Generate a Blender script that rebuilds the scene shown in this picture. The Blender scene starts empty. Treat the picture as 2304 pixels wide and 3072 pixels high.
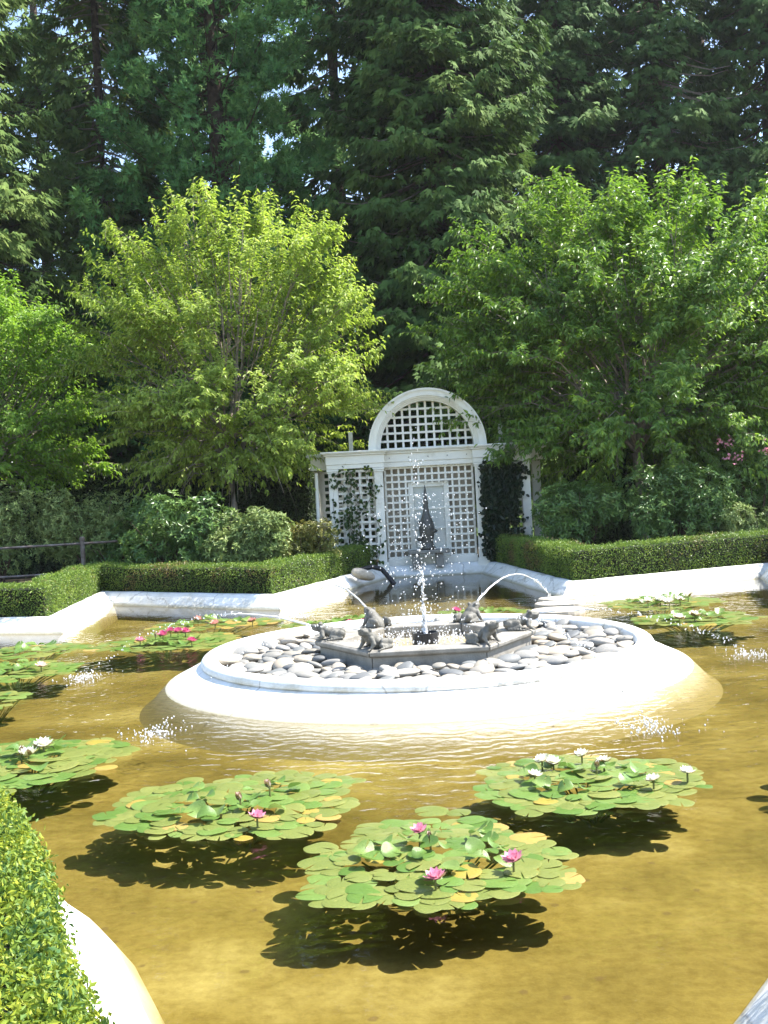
import bpy, bmesh, math
import numpy as np
from mathutils import Vector, Matrix, Euler
from mathutils.geometry import tessellate_polygon

R_ = np.random.default_rng(11)
SC = bpy.context.scene
COL = SC.collection
rad = math.radians

# ------------------------------------------------------------------ camera
CAMZ, PITCH, ROLL = 2.2, 1.5, 3.0
cam = bpy.data.cameras.new('camera'); camo = bpy.data.objects.new('camera', cam); COL.objects.link(camo)
cam.sensor_fit = 'VERTICAL'; cam.sensor_height = 24.0; cam.lens = 24.0 * 1124 / 1024
cam.clip_start = 0.1; cam.clip_end = 1500
camo.matrix_world = (Matrix.Translation((0, 0, CAMZ)) @ Matrix.Rotation(rad(90 - PITCH), 4, 'X')
                     @ Matrix.Rotation(rad(-ROLL), 4, 'Z'))
SC.camera = camo

# ------------------------------------------------------------------ sky, sun, exposure
SUN_EL, SUN_AZ = 54.0, 78.0            # azimuth measured from +Y (away from camera) towards +X
world = bpy.data.worlds.new("World"); SC.world = world; world.use_nodes = True
nt = world.node_tree; nt.nodes.clear()
sky = nt.nodes.new('ShaderNodeTexSky'); sky.sky_type = 'NISHITA'; sky.sun_disc = False
sky.sun_elevation = rad(SUN_EL); sky.sun_rotation = rad(SUN_AZ)
bg = nt.nodes.new('ShaderNodeBackground'); bg.inputs['Strength'].default_value = 0.15
wo = nt.nodes.new('ShaderNodeOutputWorld')
nt.links.new(sky.outputs[0], bg.inputs[0]); nt.links.new(bg.outputs[0], wo.inputs[0])
sl = bpy.data.lights.new('sun', 'SUN'); sl.energy = 5.0; sl.angle = rad(0.5); sl.color = (1, 0.96, 0.89)
so = bpy.data.objects.new('sun', sl); COL.objects.link(so)
sd = Vector((math.cos(rad(SUN_EL)) * math.sin(rad(SUN_AZ)), math.cos(rad(SUN_EL)) * math.cos(rad(SUN_AZ)), math.sin(rad(SUN_EL))))
so.rotation_euler = sd.to_track_quat('Z', 'Y').to_euler(); so.location = sd * 60
vs = SC.view_settings; vs.view_transform = 'Standard'; vs.look = 'None'; vs.gamma = 1; vs.exposure = 1.58
try: vs.use_curve_mapping = False
except Exception: pass
SC.render.engine = 'CYCLES'
cy = SC.cycles; cy.use_denoising = True; cy.max_bounces = 8; cy.transparent_max_bounces = 12
cy.diffuse_bounces = 5; cy.glossy_bounces = 3; cy.transmission_bounces = 5
cy.sample_clamp_indirect = 4.0; cy.caustics_reflective = False; cy.caustics_refractive = False

# ------------------------------------------------------------------ helpers
def tag(o, label=None, cat=None, group=None, kind=None):
    if label: o['label'] = label
    if cat: o['category'] = cat
    if group: o['group'] = group
    if kind: o['kind'] = kind
    return o

def empty(name, loc=(0, 0, 0), rz=0.0, **k):
    o = bpy.data.objects.new(name, None); COL.objects.link(o); o.location = loc; o.rotation_euler = (0, 0, rz)
    o.empty_display_size = 0.1
    return tag(o, **k)

def link(name, me, parent=None, loc=(0, 0, 0), rot=(0, 0, 0), scale=(1, 1, 1)):
    o = bpy.data.objects.new(name, me); COL.objects.link(o)
    if parent: o.parent = parent
    o.location = loc; o.rotation_euler = rot; o.scale = scale
    return o

def mesh_np(name, V, F, mat=None, attr=None, smooth=False):
    """V (n,3); F (m,k) int array."""
    V = np.asarray(V, np.float32); F = np.asarray(F, np.int32); m, k = F.shape
    me = bpy.data.meshes.new(name)
    me.vertices.add(len(V)); me.vertices.foreach_set('co', V.ravel())
    me.loops.add(m * k); me.loops.foreach_set('vertex_index', F.ravel())
    me.polygons.add(m); me.polygons.foreach_set('loop_start', np.arange(0, m * k, k, dtype=np.int32))
    me.polygons.foreach_set('use_smooth', np.full(m, smooth, dtype=bool))
    if attr is not None:
        a = me.attributes.new('v', 'FLOAT', 'POINT'); a.data.foreach_set('value', np.asarray(attr, np.float32))
    me.update(calc_edges=True)
    if mat: me.materials.append(mat)
    return me

class MB:
    """collects boxes, tubes, rings as polygons of any size"""
    def __init__(s): s.v = []; s.f = []
    def add(s, vs_, fs):
        b = len(s.v); s.v += [tuple(map(float, q)) for q in vs_]; s.f += [tuple(i + b for i in f) for f in fs]; return s
    def box(s, x0, x1, y0, y1, z0, z1):
        return s.add([(x0, y0, z0), (x1, y0, z0), (x1, y1, z0), (x0, y1, z0), (x0, y0, z1), (x1, y0, z1), (x1, y1, z1), (x0, y1, z1)],
                     [(0, 3, 2, 1), (4, 5, 6, 7), (0, 1, 5, 4), (1, 2, 6, 5), (2, 3, 7, 6), (3, 0, 4, 7)])
    def tube(s, pts, radii, n=6, caps=True):
        pts = [Vector(p) for p in pts]; b = len(s.v); m = len(pts)
        if not hasattr(radii, '__len__'): radii = [radii] * m
        for i, p in enumerate(pts):
            t = (pts[min(i + 1, m - 1)] - pts[max(i - 1, 0)]).normalized()
            u = t.cross(Vector((0, 0, 1)));
            if u.length < 1e-3: u = t.cross(Vector((1, 0, 0)))
            u.normalize(); w = t.cross(u)
            for j in range(n):
                a = 2 * math.pi * j / n; q = p + (u * math.cos(a) + w * math.sin(a)) * radii[i]; s.v.append(tuple(q))
        for i in range(m - 1):
            for j in range(n):
                s.f.append((b + i * n + j, b + i * n + (j + 1) % n, b + (i + 1) * n + (j + 1) % n, b + (i + 1) * n + j))
        if caps: s.f.append(tuple(b + j for j in range(n))[::-1]); s.f.append(tuple(b + (m - 1) * n + j for j in range(n)))
        return s
    def lathe(s, prof, n=24, c=(0, 0), cap=True):
        b = len(s.v); m = len(prof)
        for r, z in prof:
            for j in range(n):
                a = 2 * math.pi * j / n; s.v.append((c[0] + r * math.cos(a), c[1] + r * math.sin(a), z))
        for i in range(m - 1):
            for j in range(n):
                s.f.append((b + i * n + j, b + i * n + (j + 1) % n, b + (i + 1) * n + (j + 1) % n, b + (i + 1) * n + j))
        if cap:
            s.f.append(tuple(b + j for j in range(n))[::-1]); s.f.append(tuple(b + (m - 1) * n + j for j in range(n)))
        return s
    def mesh(s, name, mat, smooth=False):
        me = bpy.data.meshes.new(name); me.from_pydata(s.v, [], s.f); me.update()
        if smooth: me.polygons.foreach_set('use_smooth', np.ones(len(me.polygons), bool))
        if mat: me.materials.append(mat)
        return me
    def build(s, name, mat, parent=None, smooth=False, **k):
        return link(name, s.mesh(name, mat, smooth), parent, **k)

def bevelled(o, w=0.006, seg=2):
    m = o.modifiers.new('bevel', 'BEVEL'); m.width = w; m.segments = seg; m.limit_method = 'ANGLE'; return o

def nrm(a): return a / np.maximum(np.linalg.norm(a, axis=-1, keepdims=True), 1e-9)
def rdir(n): return nrm(R_.normal(size=(n, 3)))

def leaves(pos, d, ln, wd, up=None, fold=0.25, bend=0.0):
    """folded leaf blades: base, two sides, tip.  pos,d (n,3); returns V,F,attr"""
    n = len(pos); d = nrm(d)
    if up is None: up = rdir(n)
    s = nrm(np.cross(d, up)); nn = np.cross(s, d)
    ln = np.broadcast_to(ln, n)[:, None]; wd = np.broadcast_to(wd, n)[:, None]
    mid = pos + d * ln * 0.45
    tip = pos + d * ln - nn * ln * bend
    V = np.stack([pos, mid + s * wd * .5 + nn * wd * fold, tip, mid - s * wd * .5 + nn * wd * fold], 1).reshape(-1, 3)
    i = np.arange(n)[:, None] * 4
    F = np.concatenate([i + [0, 1, 2], i + [0, 2, 3]], 0)
    return V, F, np.repeat(R_.random(n), 4)

def leaves6(pos, d, ln, wd, up, fold=0.2, bend=0.25):
    """rounder, curved leaf: 6 verts, 4 quads-as-tris pairs"""
    n = len(pos); d = nrm(d); s = nrm(np.cross(d, up)); nn = np.cross(s, d)
    ln = np.broadcast_to(ln, n)[:, None]; wd = np.broadcast_to(wd, n)[:, None]
    m1 = pos + d * ln * .3; m2 = pos + d * ln * .68 - nn * ln * bend * .4; tip = pos + d * ln - nn * ln * bend
    V = np.stack([pos, m1 + s * wd * .5 + nn * wd * fold, m2 + s * wd * .4 + nn * wd * fold, tip,
                  m2 - s * wd * .4 + nn * wd * fold, m1 - s * wd * .5 + nn * wd * fold], 1).reshape(-1, 3)
    i = np.arange(n)[:, None] * 6
    F = np.concatenate([i + [0, 1, 2, 3], i + [0, 3, 4, 5]], 0)
    return V, F, np.repeat(R_.random(n), 6)

# ------------------------------------------------------------------ materials
def newmat(name):
    m = bpy.data.materials.new(name); m.use_nodes = True; nt = m.node_tree; nt.nodes.clear()
    out = nt.nodes.new('ShaderNodeOutputMaterial'); return m, nt, out

def N(nt, t, **k):
    n = nt.nodes.new(t)
    for a, b in k.items():
        if a in n.inputs: n.inputs[a].default_value = b
        else: setattr(n, a, b)
    return n

def ramp(nt, stops):
    r = nt.nodes.new('ShaderNodeValToRGB'); e = r.color_ramp.elements
    e[0].position, e[0].color = stops[0][0], (*stops[0][1], 1); e[1].position, e[1].color = stops[-1][0], (*stops[-1][1], 1)
    for p, c in stops[1:-1]:
        x = e.new(p); x.color = (*c, 1)
    return r

def surf(name, stops, scale=6, detail=6, rough=0.7, bump=0.2, bscale=None, spec=0.3, coord='Object', rand=0.0, dist=0.02, metal=0.0):
    """noise-coloured principled surface with fine relief"""
    m, nt, out = newmat(name); L = nt.links
    tc = N(nt, 'ShaderNodeTexCoord'); nz = N(nt, 'ShaderNodeTexNoise', Scale=scale, Detail=detail, Roughness=0.62)
    L.new(tc.outputs[coord], nz.inputs['Vector'])
    r = ramp(nt, stops); src = nz.outputs[0]
    if rand:
        oi = N(nt, 'ShaderNodeObjectInfo'); ma = N(nt, 'ShaderNodeMath', operation='MULTIPLY_ADD'); ma.inputs[1].default_value = rand
        L.new(oi.outputs['Random'], ma.inputs[0])
        ms = N(nt, 'ShaderNodeMath', operation='MULTIPLY'); ms.inputs[1].default_value = 1 - rand; L.new(nz.outputs[0], ms.inputs[0])
        L.new(ms.outputs[0], ma.inputs[2]); src = ma.outputs[0]
    L.new(src, r.inputs[0])
    b = N(nt, 'ShaderNodeBsdfPrincipled', Roughness=rough, Metallic=metal); b.inputs['Specular IOR Level'].default_value = spec
    L.new(r.outputs[0], b.inputs['Base Color'])
    if bump:
        n2 = N(nt, 'ShaderNodeTexNoise', Scale=bscale or scale * 5, Detail=5); L.new(tc.outputs[coord], n2.inputs['Vector'])
        bp = N(nt, 'ShaderNodeBump', Strength=bump, Distance=dist); L.new(n2.outputs[0], bp.inputs['Height']); L.new(bp.outputs[0], b.inputs['Normal'])
    L.new(b.outputs[0], out.inputs[0]); return m

def leafmat(name, dark, mid, light, transl=0.35, tcol=None, rough=0.5, spec=0.4, nscale=0.9, namt=0.5, patch=None):
    m, nt, out = newmat(name); L = nt.links
    at = N(nt, 'ShaderNodeAttribute', attribute_name='v'); tc = N(nt, 'ShaderNodeTexCoord')
    nz = N(nt, 'ShaderNodeTexNoise', Scale=nscale, Detail=2); L.new(tc.outputs['Object'], nz.inputs['Vector'])
    mp = N(nt, 'ShaderNodeMapRange'); mp.inputs[1].default_value = .3; mp.inputs[2].default_value = .7; L.new(nz.outputs[0], mp.inputs[0])
    mx = N(nt, 'ShaderNodeMix', data_type='FLOAT'); mx.inputs[0].default_value = namt; L.new(at.outputs['Fac'], mx.inputs[2]); L.new(mp.outputs[0], mx.inputs[3])
    r = ramp(nt, [(0.1, dark), (0.5, mid), (0.92, light)]); L.new(mx.outputs[0], r.inputs[0])
    if patch:   # dead brown patches
        np_ = N(nt, 'ShaderNodeTexNoise', Scale=1.1, Detail=4); L.new(tc.outputs['Object'], np_.inputs['Vector'])
        pa = N(nt, 'ShaderNodeMath', operation='MULTIPLY_ADD'); pa.inputs[1].default_value = .16; L.new(at.outputs['Fac'], pa.inputs[0]); L.new(np_.outputs[0], pa.inputs[2])
        pm = N(nt, 'ShaderNodeMapRange'); pm.inputs[1].default_value = .68; pm.inputs[2].default_value = .74; L.new(pa.outputs[0], pm.inputs[0])
        px = N(nt, 'ShaderNodeMix', data_type='RGBA'); L.new(pm.outputs[0], px.inputs[0]); L.new(r.outputs[0], px.inputs[6]); px.inputs[7].default_value = (*patch, 1); rout = px.outputs[2]
    else: rout = r.outputs[0]
    b = N(nt, 'ShaderNodeBsdfPrincipled', Roughness=rough); b.inputs['Specular IOR Level'].default_value = spec; L.new(rout, b.inputs['Base Color'])
    t = N(nt, 'ShaderNodeBsdfTranslucent')
    if tcol:
        mc = N(nt, 'ShaderNodeMix', data_type='RGBA', blend_type='MULTIPLY'); mc.inputs[0].default_value = 1.0
        L.new(r.outputs[0], mc.inputs[6]); mc.inputs[7].default_value = (*tcol, 1); L.new(mc.outputs[2], t.inputs['Color'])
    else: L.new(r.outputs[0], t.inputs['Color'])
    ms = N(nt, 'ShaderNodeMixShader', Fac=transl); L.new(b.outputs[0], ms.inputs[1]); L.new(t.outputs[0], ms.inputs[2]); L.new(ms.outputs[0], out.inputs[0])
    return m

M = {}
def conc_mat():
    m, nt, out = newmat('white_painted_concrete'); L = nt.links
    tc = N(nt, 'ShaderNodeTexCoord'); ge = N(nt, 'ShaderNodeNewGeometry'); sx = N(nt, 'ShaderNodeSeparateXYZ'); L.new(ge.outputs['Position'], sx.inputs[0])
    n1 = N(nt, 'ShaderNodeTexNoise', Scale=2.0, Detail=10, Roughness=.68); L.new(tc.outputs['Object'], n1.inputs['Vector'])
    r = ramp(nt, [(.30, (.52, .49, .40)), (.43, (.70, .69, .64)), (.58, (.79, .79, .77)), (.85, (.82, .82, .80))]); L.new(n1.outputs[0], r.inputs[0])
    a = N(nt, 'ShaderNodeMath', operation='MULTIPLY_ADD'); a.inputs[1].default_value = -.09; L.new(n1.outputs[0], a.inputs[0]); L.new(sx.outputs['Z'], a.inputs[2])
    mp = N(nt, 'ShaderNodeMapRange'); mp.inputs[1].default_value = -.03; mp.inputs[2].default_value = .012; mp.inputs[3].default_value = .8; mp.inputs[4].default_value = 0; L.new(a.outputs[0], mp.inputs[0])
    mx = N(nt, 'ShaderNodeMix', data_type='RGBA'); L.new(mp.outputs[0], mx.inputs[0]); L.new(r.outputs[0], mx.inputs[6]); mx.inputs[7].default_value = (.36, .32, .20, 1)
    dv = N(nt, 'ShaderNodeVectorMath', operation='MULTIPLY_ADD'); dv.inputs[1].default_value = (.5, .5, .5); n2 = N(nt, 'ShaderNodeTexNoise', Scale=2.5, Detail=4); L.new(tc.outputs['Object'], n2.inputs['Vector'])
    L.new(n2.outputs['Color'], dv.inputs[0]); L.new(tc.outputs['Object'], dv.inputs[2])
    vo = N(nt, 'ShaderNodeTexVoronoi', Scale=.55); vo.feature = 'DISTANCE_TO_EDGE'; L.new(dv.outputs[0], vo.inputs['Vector'])
    mc = N(nt, 'ShaderNodeMapRange'); mc.inputs[1].default_value = .003; mc.inputs[2].default_value = .011; mc.inputs[3].default_value = .45; mc.inputs[4].default_value = 0; L.new(vo.outputs['Distance'], mc.inputs[0])
    mk = N(nt, 'ShaderNodeMix', data_type='RGBA'); L.new(mc.outputs[0], mk.inputs[0]); L.new(mx.outputs[2], mk.inputs[6]); mk.inputs[7].default_value = (.18, .16, .13, 1)
    b = N(nt, 'ShaderNodeBsdfPrincipled', Roughness=.75); b.inputs['Specular IOR Level'].default_value = .3; L.new(mk.outputs[2], b.inputs['Base Color'])
    n3 = N(nt, 'ShaderNodeTexNoise', Scale=14.0, Detail=8, Roughness=.7); L.new(tc.outputs['Object'], n3.inputs['Vector'])
    bp = N(nt, 'ShaderNodeBump', Strength=.5, Distance=.02); L.new(n3.outputs[0], bp.inputs['Height']); L.new(bp.outputs[0], b.inputs['Normal'])
    L.new(b.outputs[0], out.inputs[0]); return m
M['white_conc'] = conc_mat()
M['white_paint'] = surf('white_gloss_paint', [(.28, (.62, .59, .50)), (.45, (.77, .75, .67)), (.8, (.80, .785, .72))], scale=2.5, rough=.5, bump=.06, bscale=40, dist=.004)
M['beige_wall'] = surf('beige_stucco', [(.3, (.36, .32, .25)), (.7, (.48, .43, .35))], scale=3, rough=.85, bump=.2)
M['teal_glass'] = surf('teal_door_glass', [(.3, (.44, .47, .44)), (.7, (.58, .60, .57))], scale=1.5, rough=.2, bump=0, spec=.5)
M['grey_conc'] = surf('grey_cast_stone', [(.25, (.13, .12, .10)), (.5, (.24, .225, .195)), (.8, (.34, .32, .28))], scale=5, detail=9, rough=.8, bump=.5, bscale=60, dist=.012)
M['frog'] = surf('weathered_cast_stone', [(.25, (.06, .057, .048)), (.5, (.13, .124, .105)), (.8, (.22, .208, .18))], scale=9, detail=8, rough=.6, bump=.5, bscale=70, dist=.008)
M['stone'] = surf('river_stone', [(.08, (.085, .09, .095)), (.22, (.165, .17, .165)), (.36, (.26, .235, .19)), (.5, (.34, .29, .22)), (.62, (.21, .21, .20)), (.76, (.38, .34, .28)), (.92, (.23, .235, .225))], scale=7, detail=8, rough=.6, bump=.15, bscale=60, rand=.8, dist=.006)
def sand_mat():
    m, nt, out = newmat('silted_underwater_concrete'); L = nt.links
    tc = N(nt, 'ShaderNodeTexCoord'); ge = N(nt, 'ShaderNodeNewGeometry'); sx = N(nt, 'ShaderNodeSeparateXYZ'); L.new(ge.outputs['Position'], sx.inputs[0])
    nz = N(nt, 'ShaderNodeTexNoise', Scale=3.5, Detail=7, Roughness=.65); L.new(tc.outputs['Object'], nz.inputs['Vector'])
    a = N(nt, 'ShaderNodeMath', operation='MULTIPLY_ADD'); a.inputs[1].default_value = .16; L.new(nz.outputs[0], a.inputs[0]); L.new(sx.outputs['Z'], a.inputs[2])
    mp = N(nt, 'ShaderNodeMapRange'); mp.inputs[1].default_value = FLOOR_Z + .06; mp.inputs[2].default_value = .07; L.new(a.outputs[0], mp.inputs[0])
    r = ramp(nt, [(0, (.178, .142, .038)), (.45, (.24, .20, .085)), (1, (.48, .44, .33))]); L.new(mp.outputs[0], r.inputs[0])
    b = N(nt, 'ShaderNodeBsdfPrincipled', Roughness=.9); L.new(r.outputs[0], b.inputs['Base Color']); L.new(b.outputs[0], out.inputs[0]); return m
FLOOR_Z = -.27
M['sand'] = sand_mat()
M['stone_small'] = surf('small_river_stone', [(.25, (.10, .105, .105)), (.4, (.22, .21, .18)), (.55, (.16, .165, .165)), (.75, (.30, .27, .21))], scale=4, rough=.7, bump=.1)
M['flat_stone'] = surf('pale_flagstone', [(.3, (.38, .33, .26)), (.7, (.55, .50, .42))], scale=4, rough=.8, bump=.3)
M['bed'] = surf('dark_gravel_bed', [(.3, (.04, .04, .038)), (.7, (.10, .10, .09))], scale=30, rough=.9, bump=.6)
M['soil'] = surf('garden_soil', [(.3, (.025, .02, .012)), (.55, (.055, .042, .025)), (.8, (.07, .075, .03))], scale=1.8, detail=9, rough=.95, bump=.6, bscale=25, dist=.05)
M['bronze'] = surf('dark_bronze', [(.3, (.035, .034, .030)), (.7, (.11, .105, .09))], scale=12, rough=.45, bump=.3, spec=.5)
M['black'] = surf('black_plastic', [(.3, (.012, .012, .014)), (.7, (.03, .03, .033))], scale=10, rough=.4, bump=.05)
M['pipe'] = surf('rusty_galvanised_pipe', [(.3, (.07, .045, .035)), (.55, (.13, .115, .11)), (.8, (.22, .22, .22))], scale=9, rough=.4, bump=.15, metal=.2)
M['bark'] = surf('brown_bark', [(.3, (.035, .022, .014)), (.7, (.11, .075, .05))], scale=7, rough=.9, bump=.8, bscale=18, dist=.03)
M['cherry_bark'] = surf('cherry_bark', [(.3, (.14, .11, .085)), (.7, (.36, .30, .24))], scale=9, rough=.7, bump=.4, bscale=30)
M['twig'] = surf('dry_twig', [(.3, (.16, .12, .09)), (.7, (.30, .25, .20))], scale=9, rough=.9, bump=0)
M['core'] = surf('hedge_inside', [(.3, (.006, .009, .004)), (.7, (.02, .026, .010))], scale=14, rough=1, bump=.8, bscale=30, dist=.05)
M['floor'] = None

M['cedar'] = leafmat('cedar_sprays', (0.0405, 0.081, 0.0216), (0.0878, 0.1593, 0.0378), (0.162, 0.2362, 0.0567), transl=.25, nscale=.55, rough=.7, spec=.1)
M['cedar_lit'] = leafmat('sunlit_cedar_sprays', (0.0546, 0.1105, 0.0286), (0.1235, 0.195, 0.0468), (0.2145, 0.2795, 0.0715), transl=.28, nscale=.6, rough=.7, spec=.1)  # paler cedar green, sunlight put into the leaf colour
M['cedar_dark'] = leafmat('shaded_conifer_sprays', (0.0324, 0.0729, 0.0189), (0.0702, 0.135, 0.0351), (0.1283, 0.2093, 0.054), transl=.2, nscale=.5, rough=.7, spec=.1)  # darker green for shaded conifers, shade put into the colour
M['sequoia'] = leafmat('blue_green_needles', (0.0448, 0.119, 0.0364), (0.105, 0.231, 0.0672), (0.21, 0.364, 0.105), transl=.25, nscale=.7, rough=.7, spec=.1)
M['cherry_l'] = leafmat('cherry_leaves_yellow_green', (.16, .24, .035), (.31, .41, .07), (.46, .54, .14), transl=.45, tcol=(1.15, 1.2, .7), rough=.5, spec=.35, nscale=.7, namt=.35)
M['cherry_r'] = leafmat('cherry_leaves_green', (.075, .155, .022), (.15, .265, .038), (.27, .38, .065), transl=.42, tcol=(1.2, 1.25, .7), rough=.42, spec=.5, nscale=.8, namt=.4)
M['cherry_f'] = leafmat('cherry_leaves_fresh', (.11, .22, .025), (.20, .34, .04), (.32, .46, .06), transl=.45, tcol=(1.15, 1.2, .7), rough=.5, spec=.4)
M['box'] = leafmat('box_leaves', (.06, .12, .016), (.14, .23, .028), (.26, .34, .045), transl=.30, rough=.4, spec=.4, nscale=5, namt=.4, patch=(.22, .13, .05))
M['box_near'] = leafmat('box_leaves_near', (.06, .14, .045), (.17, .25, .028), (.38, .40, .035), transl=.32, rough=.5, spec=.3, nscale=7, namt=.45)
M['yew'] = leafmat('dark_yew_leaves', (.018, .038, .010), (.038, .070, .018), (.09, .13, .03), transl=.15, rough=.5)
M['rhodo'] = leafmat('rhododendron_leaves', (0.054, 0.1215, 0.027), (0.1148, 0.2093, 0.0473), (0.243, 0.351, 0.081), transl=.25, rough=.38, spec=.5, nscale=1.6)
M['rhodo_p'] = leafmat('pale_shrub_leaves', (0.1015, 0.1595, 0.0464), (0.1885, 0.261, 0.0754), (0.3625, 0.4205, 0.145), transl=.25, rough=.5, spec=.35, nscale=1.8)
M['rhodo_y'] = leafmat('yellow_tipped_shrub_leaves', (0.096, 0.132, 0.0264), (0.204, 0.216, 0.048), (0.384, 0.324, 0.096), transl=.25, rough=.4, spec=.4, nscale=2)
M['vine'] = leafmat('vine_leaves', (.02, .045, .012), (.045, .085, .018), (.09, .14, .03), transl=.3, rough=.4)
M['ivy'] = leafmat('dark_vine_leaves', (.006, .014, .006), (.012, .026, .010), (.03, .05, .015), transl=.15, rough=.4)
M['pinkflower'] = surf('pink_blossom', [(.3, (.55, .16, .24)), (.7, (.75, .38, .42))], scale=8, rough=.6, bump=0)

def padmat(name, stops, blotch, bl_amt):
    m, nt, out = newmat(name); L = nt.links
    tc = N(nt, 'ShaderNodeTexCoord'); oi = N(nt, 'ShaderNodeObjectInfo')
    ad = N(nt, 'ShaderNodeVectorMath', operation='ADD'); sc = N(nt, 'ShaderNodeVectorMath', operation='SCALE'); sc.inputs['Scale'].default_value = 37.0
    cb = N(nt, 'ShaderNodeCombineXYZ'); L.new(oi.outputs['Random'], cb.inputs[0]); L.new(oi.outputs['Random'], cb.inputs[1]); L.new(cb.outputs[0], sc.inputs[0])
    L.new(tc.outputs['Object'], ad.inputs[0]); L.new(sc.outputs[0], ad.inputs[1])
    r = ramp(nt, stops); L.new(oi.outputs['Random'], r.inputs[0])
    n1 = N(nt, 'ShaderNodeTexNoise', Scale=9.0, Detail=6, Roughness=.7); L.new(ad.outputs[0], n1.inputs['Vector'])
    at = N(nt, 'ShaderNodeAttribute', attribute_name='v')       # 0 centre .. 1 rim
    mm = N(nt, 'ShaderNodeMath', operation='MULTIPLY_ADD'); mm.inputs[1].default_value = .16; L.new(at.outputs['Fac'], mm.inputs[0]); L.new(n1.outputs[0], mm.inputs[2])
    mp = N(nt, 'ShaderNodeMapRange'); mp.inputs[1].default_value = bl_amt; mp.inputs[2].default_value = bl_amt + .1; L.new(mm.outputs[0], mp.inputs[0])
    rv = ramp(nt, [(.3, (.62, .66, .55)), (.68, (1.15, 1.1, 1.1))]); L.new(n1.outputs[0], rv.inputs[0])
    mv = N(nt, 'ShaderNodeMix', data_type='RGBA', blend_type='MULTIPLY'); mv.inputs[0].default_value = 1.0; L.new(r.outputs[0], mv.inputs[6]); L.new(rv.outputs[0], mv.inputs[7])
    mx = N(nt, 'ShaderNodeMix', data_type='RGBA'); L.new(mp.outputs[0], mx.inputs[0]); L.new(mv.outputs[2], mx.inputs[6]); mx.inputs[7].default_value = (*blotch, 1)
    n2 = N(nt, 'ShaderNodeTexNoise', Scale=70.0, Detail=3); L.new(ad.outputs[0], n2.inputs['Vector'])
    mp2 = N(nt, 'ShaderNodeMapRange'); mp2.inputs[1].default_value = .62; mp2.inputs[2].default_value = .70; mp2.inputs[4].default_value = .55; L.new(n2.outputs[0], mp2.inputs[0])
    mx2 = N(nt, 'ShaderNodeMix', data_type='RGBA'); L.new(mp2.outputs[0], mx2.inputs[0]); L.new(mx.outputs[2], mx2.inputs[6]); mx2.inputs[7].default_value = (.16, .12, .03, 1)
    b = N(nt, 'ShaderNodeBsdfPrincipled', Roughness=.32); b.inputs['Specular IOR Level'].default_value = .5; L.new(mx2.outputs[2], b.inputs['Base Color'])
    n3 = N(nt, 'ShaderNodeTexNoise', Scale=22.0, Detail=3); L.new(ad.outputs[0], n3.inputs['Vector'])
    bp = N(nt, 'ShaderNodeBump', Strength=.25, Distance=.01); L.new(n3.outputs[0], bp.inputs['Height']); L.new(bp.outputs[0], b.inputs['Normal'])
    t = N(nt, 'ShaderNodeBsdfTranslucent'); L.new(mx2.outputs[2], t.inputs['Color'])
    ms = N(nt, 'ShaderNodeMixShader', Fac=.3); L.new(b.outputs[0], ms.inputs[1]); L.new(t.outputs[0], ms.inputs[2]); L.new(ms.outputs[0], out.inputs[0])
    return m
PADM = [padmat('lily_pad_green', [(0, (.11, .21, .04)), (.5, (.16, .27, .058)), (1, (.22, .31, .085))], (.34, .33, .06), .80),
        padmat('lily_pad_speckled', [(0, (.19, .24, .06)), (1, (.27, .30, .085))], (.45, .35, .07), .72),
        padmat('lily_pad_yellowing', [(0, (.40, .34, .06)), (1, (.50, .36, .12))], (.46, .22, .10), .66)]

def petalmat(name, base, tip):
    m, nt, out = newmat(name); L = nt.links
    at = N(nt, 'ShaderNodeAttribute', attribute_name='v'); r = ramp(nt, [(0, base), (1, tip)]); L.new(at.outputs['Fac'], r.inputs[0])
    b = N(nt, 'ShaderNodeBsdfPrincipled', Roughness=.5); L.new(r.outputs[0], b.inputs['Base Color'])
    t = N(nt, 'ShaderNodeBsdfTranslucent'); L.new(r.outputs[0], t.inputs['Color'])
    ms = N(nt, 'ShaderNodeMixShader', Fac=.35); L.new(b.outputs[0], ms.inputs[1]); L.new(t.outputs[0], ms.inputs[2]); L.new(ms.outputs[0], out.inputs[0])
    return m
PETM = {'pink': petalmat('pink_petal', (.78, .52, .56), (.70, .22, .36)), 'magenta': petalmat('magenta_petal', (.70, .28, .38), (.56, .06, .20)),
        'white': petalmat('white_petal', (.76, .74, .50), (.82, .81, .74)), 'salmon': petalmat('salmon_petal', (.74, .50, .40), (.72, .32, .27)),
        'blush': petalmat('blush_petal', (.70, .68, .56), (.78, .56, .52)), 'sepal': petalmat('sepal', (.18, .19, .06), (.24, .14, .08)),
        'yellow': petalmat('stamen', (.7, .5, .05), (.75, .55, .06))}

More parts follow.
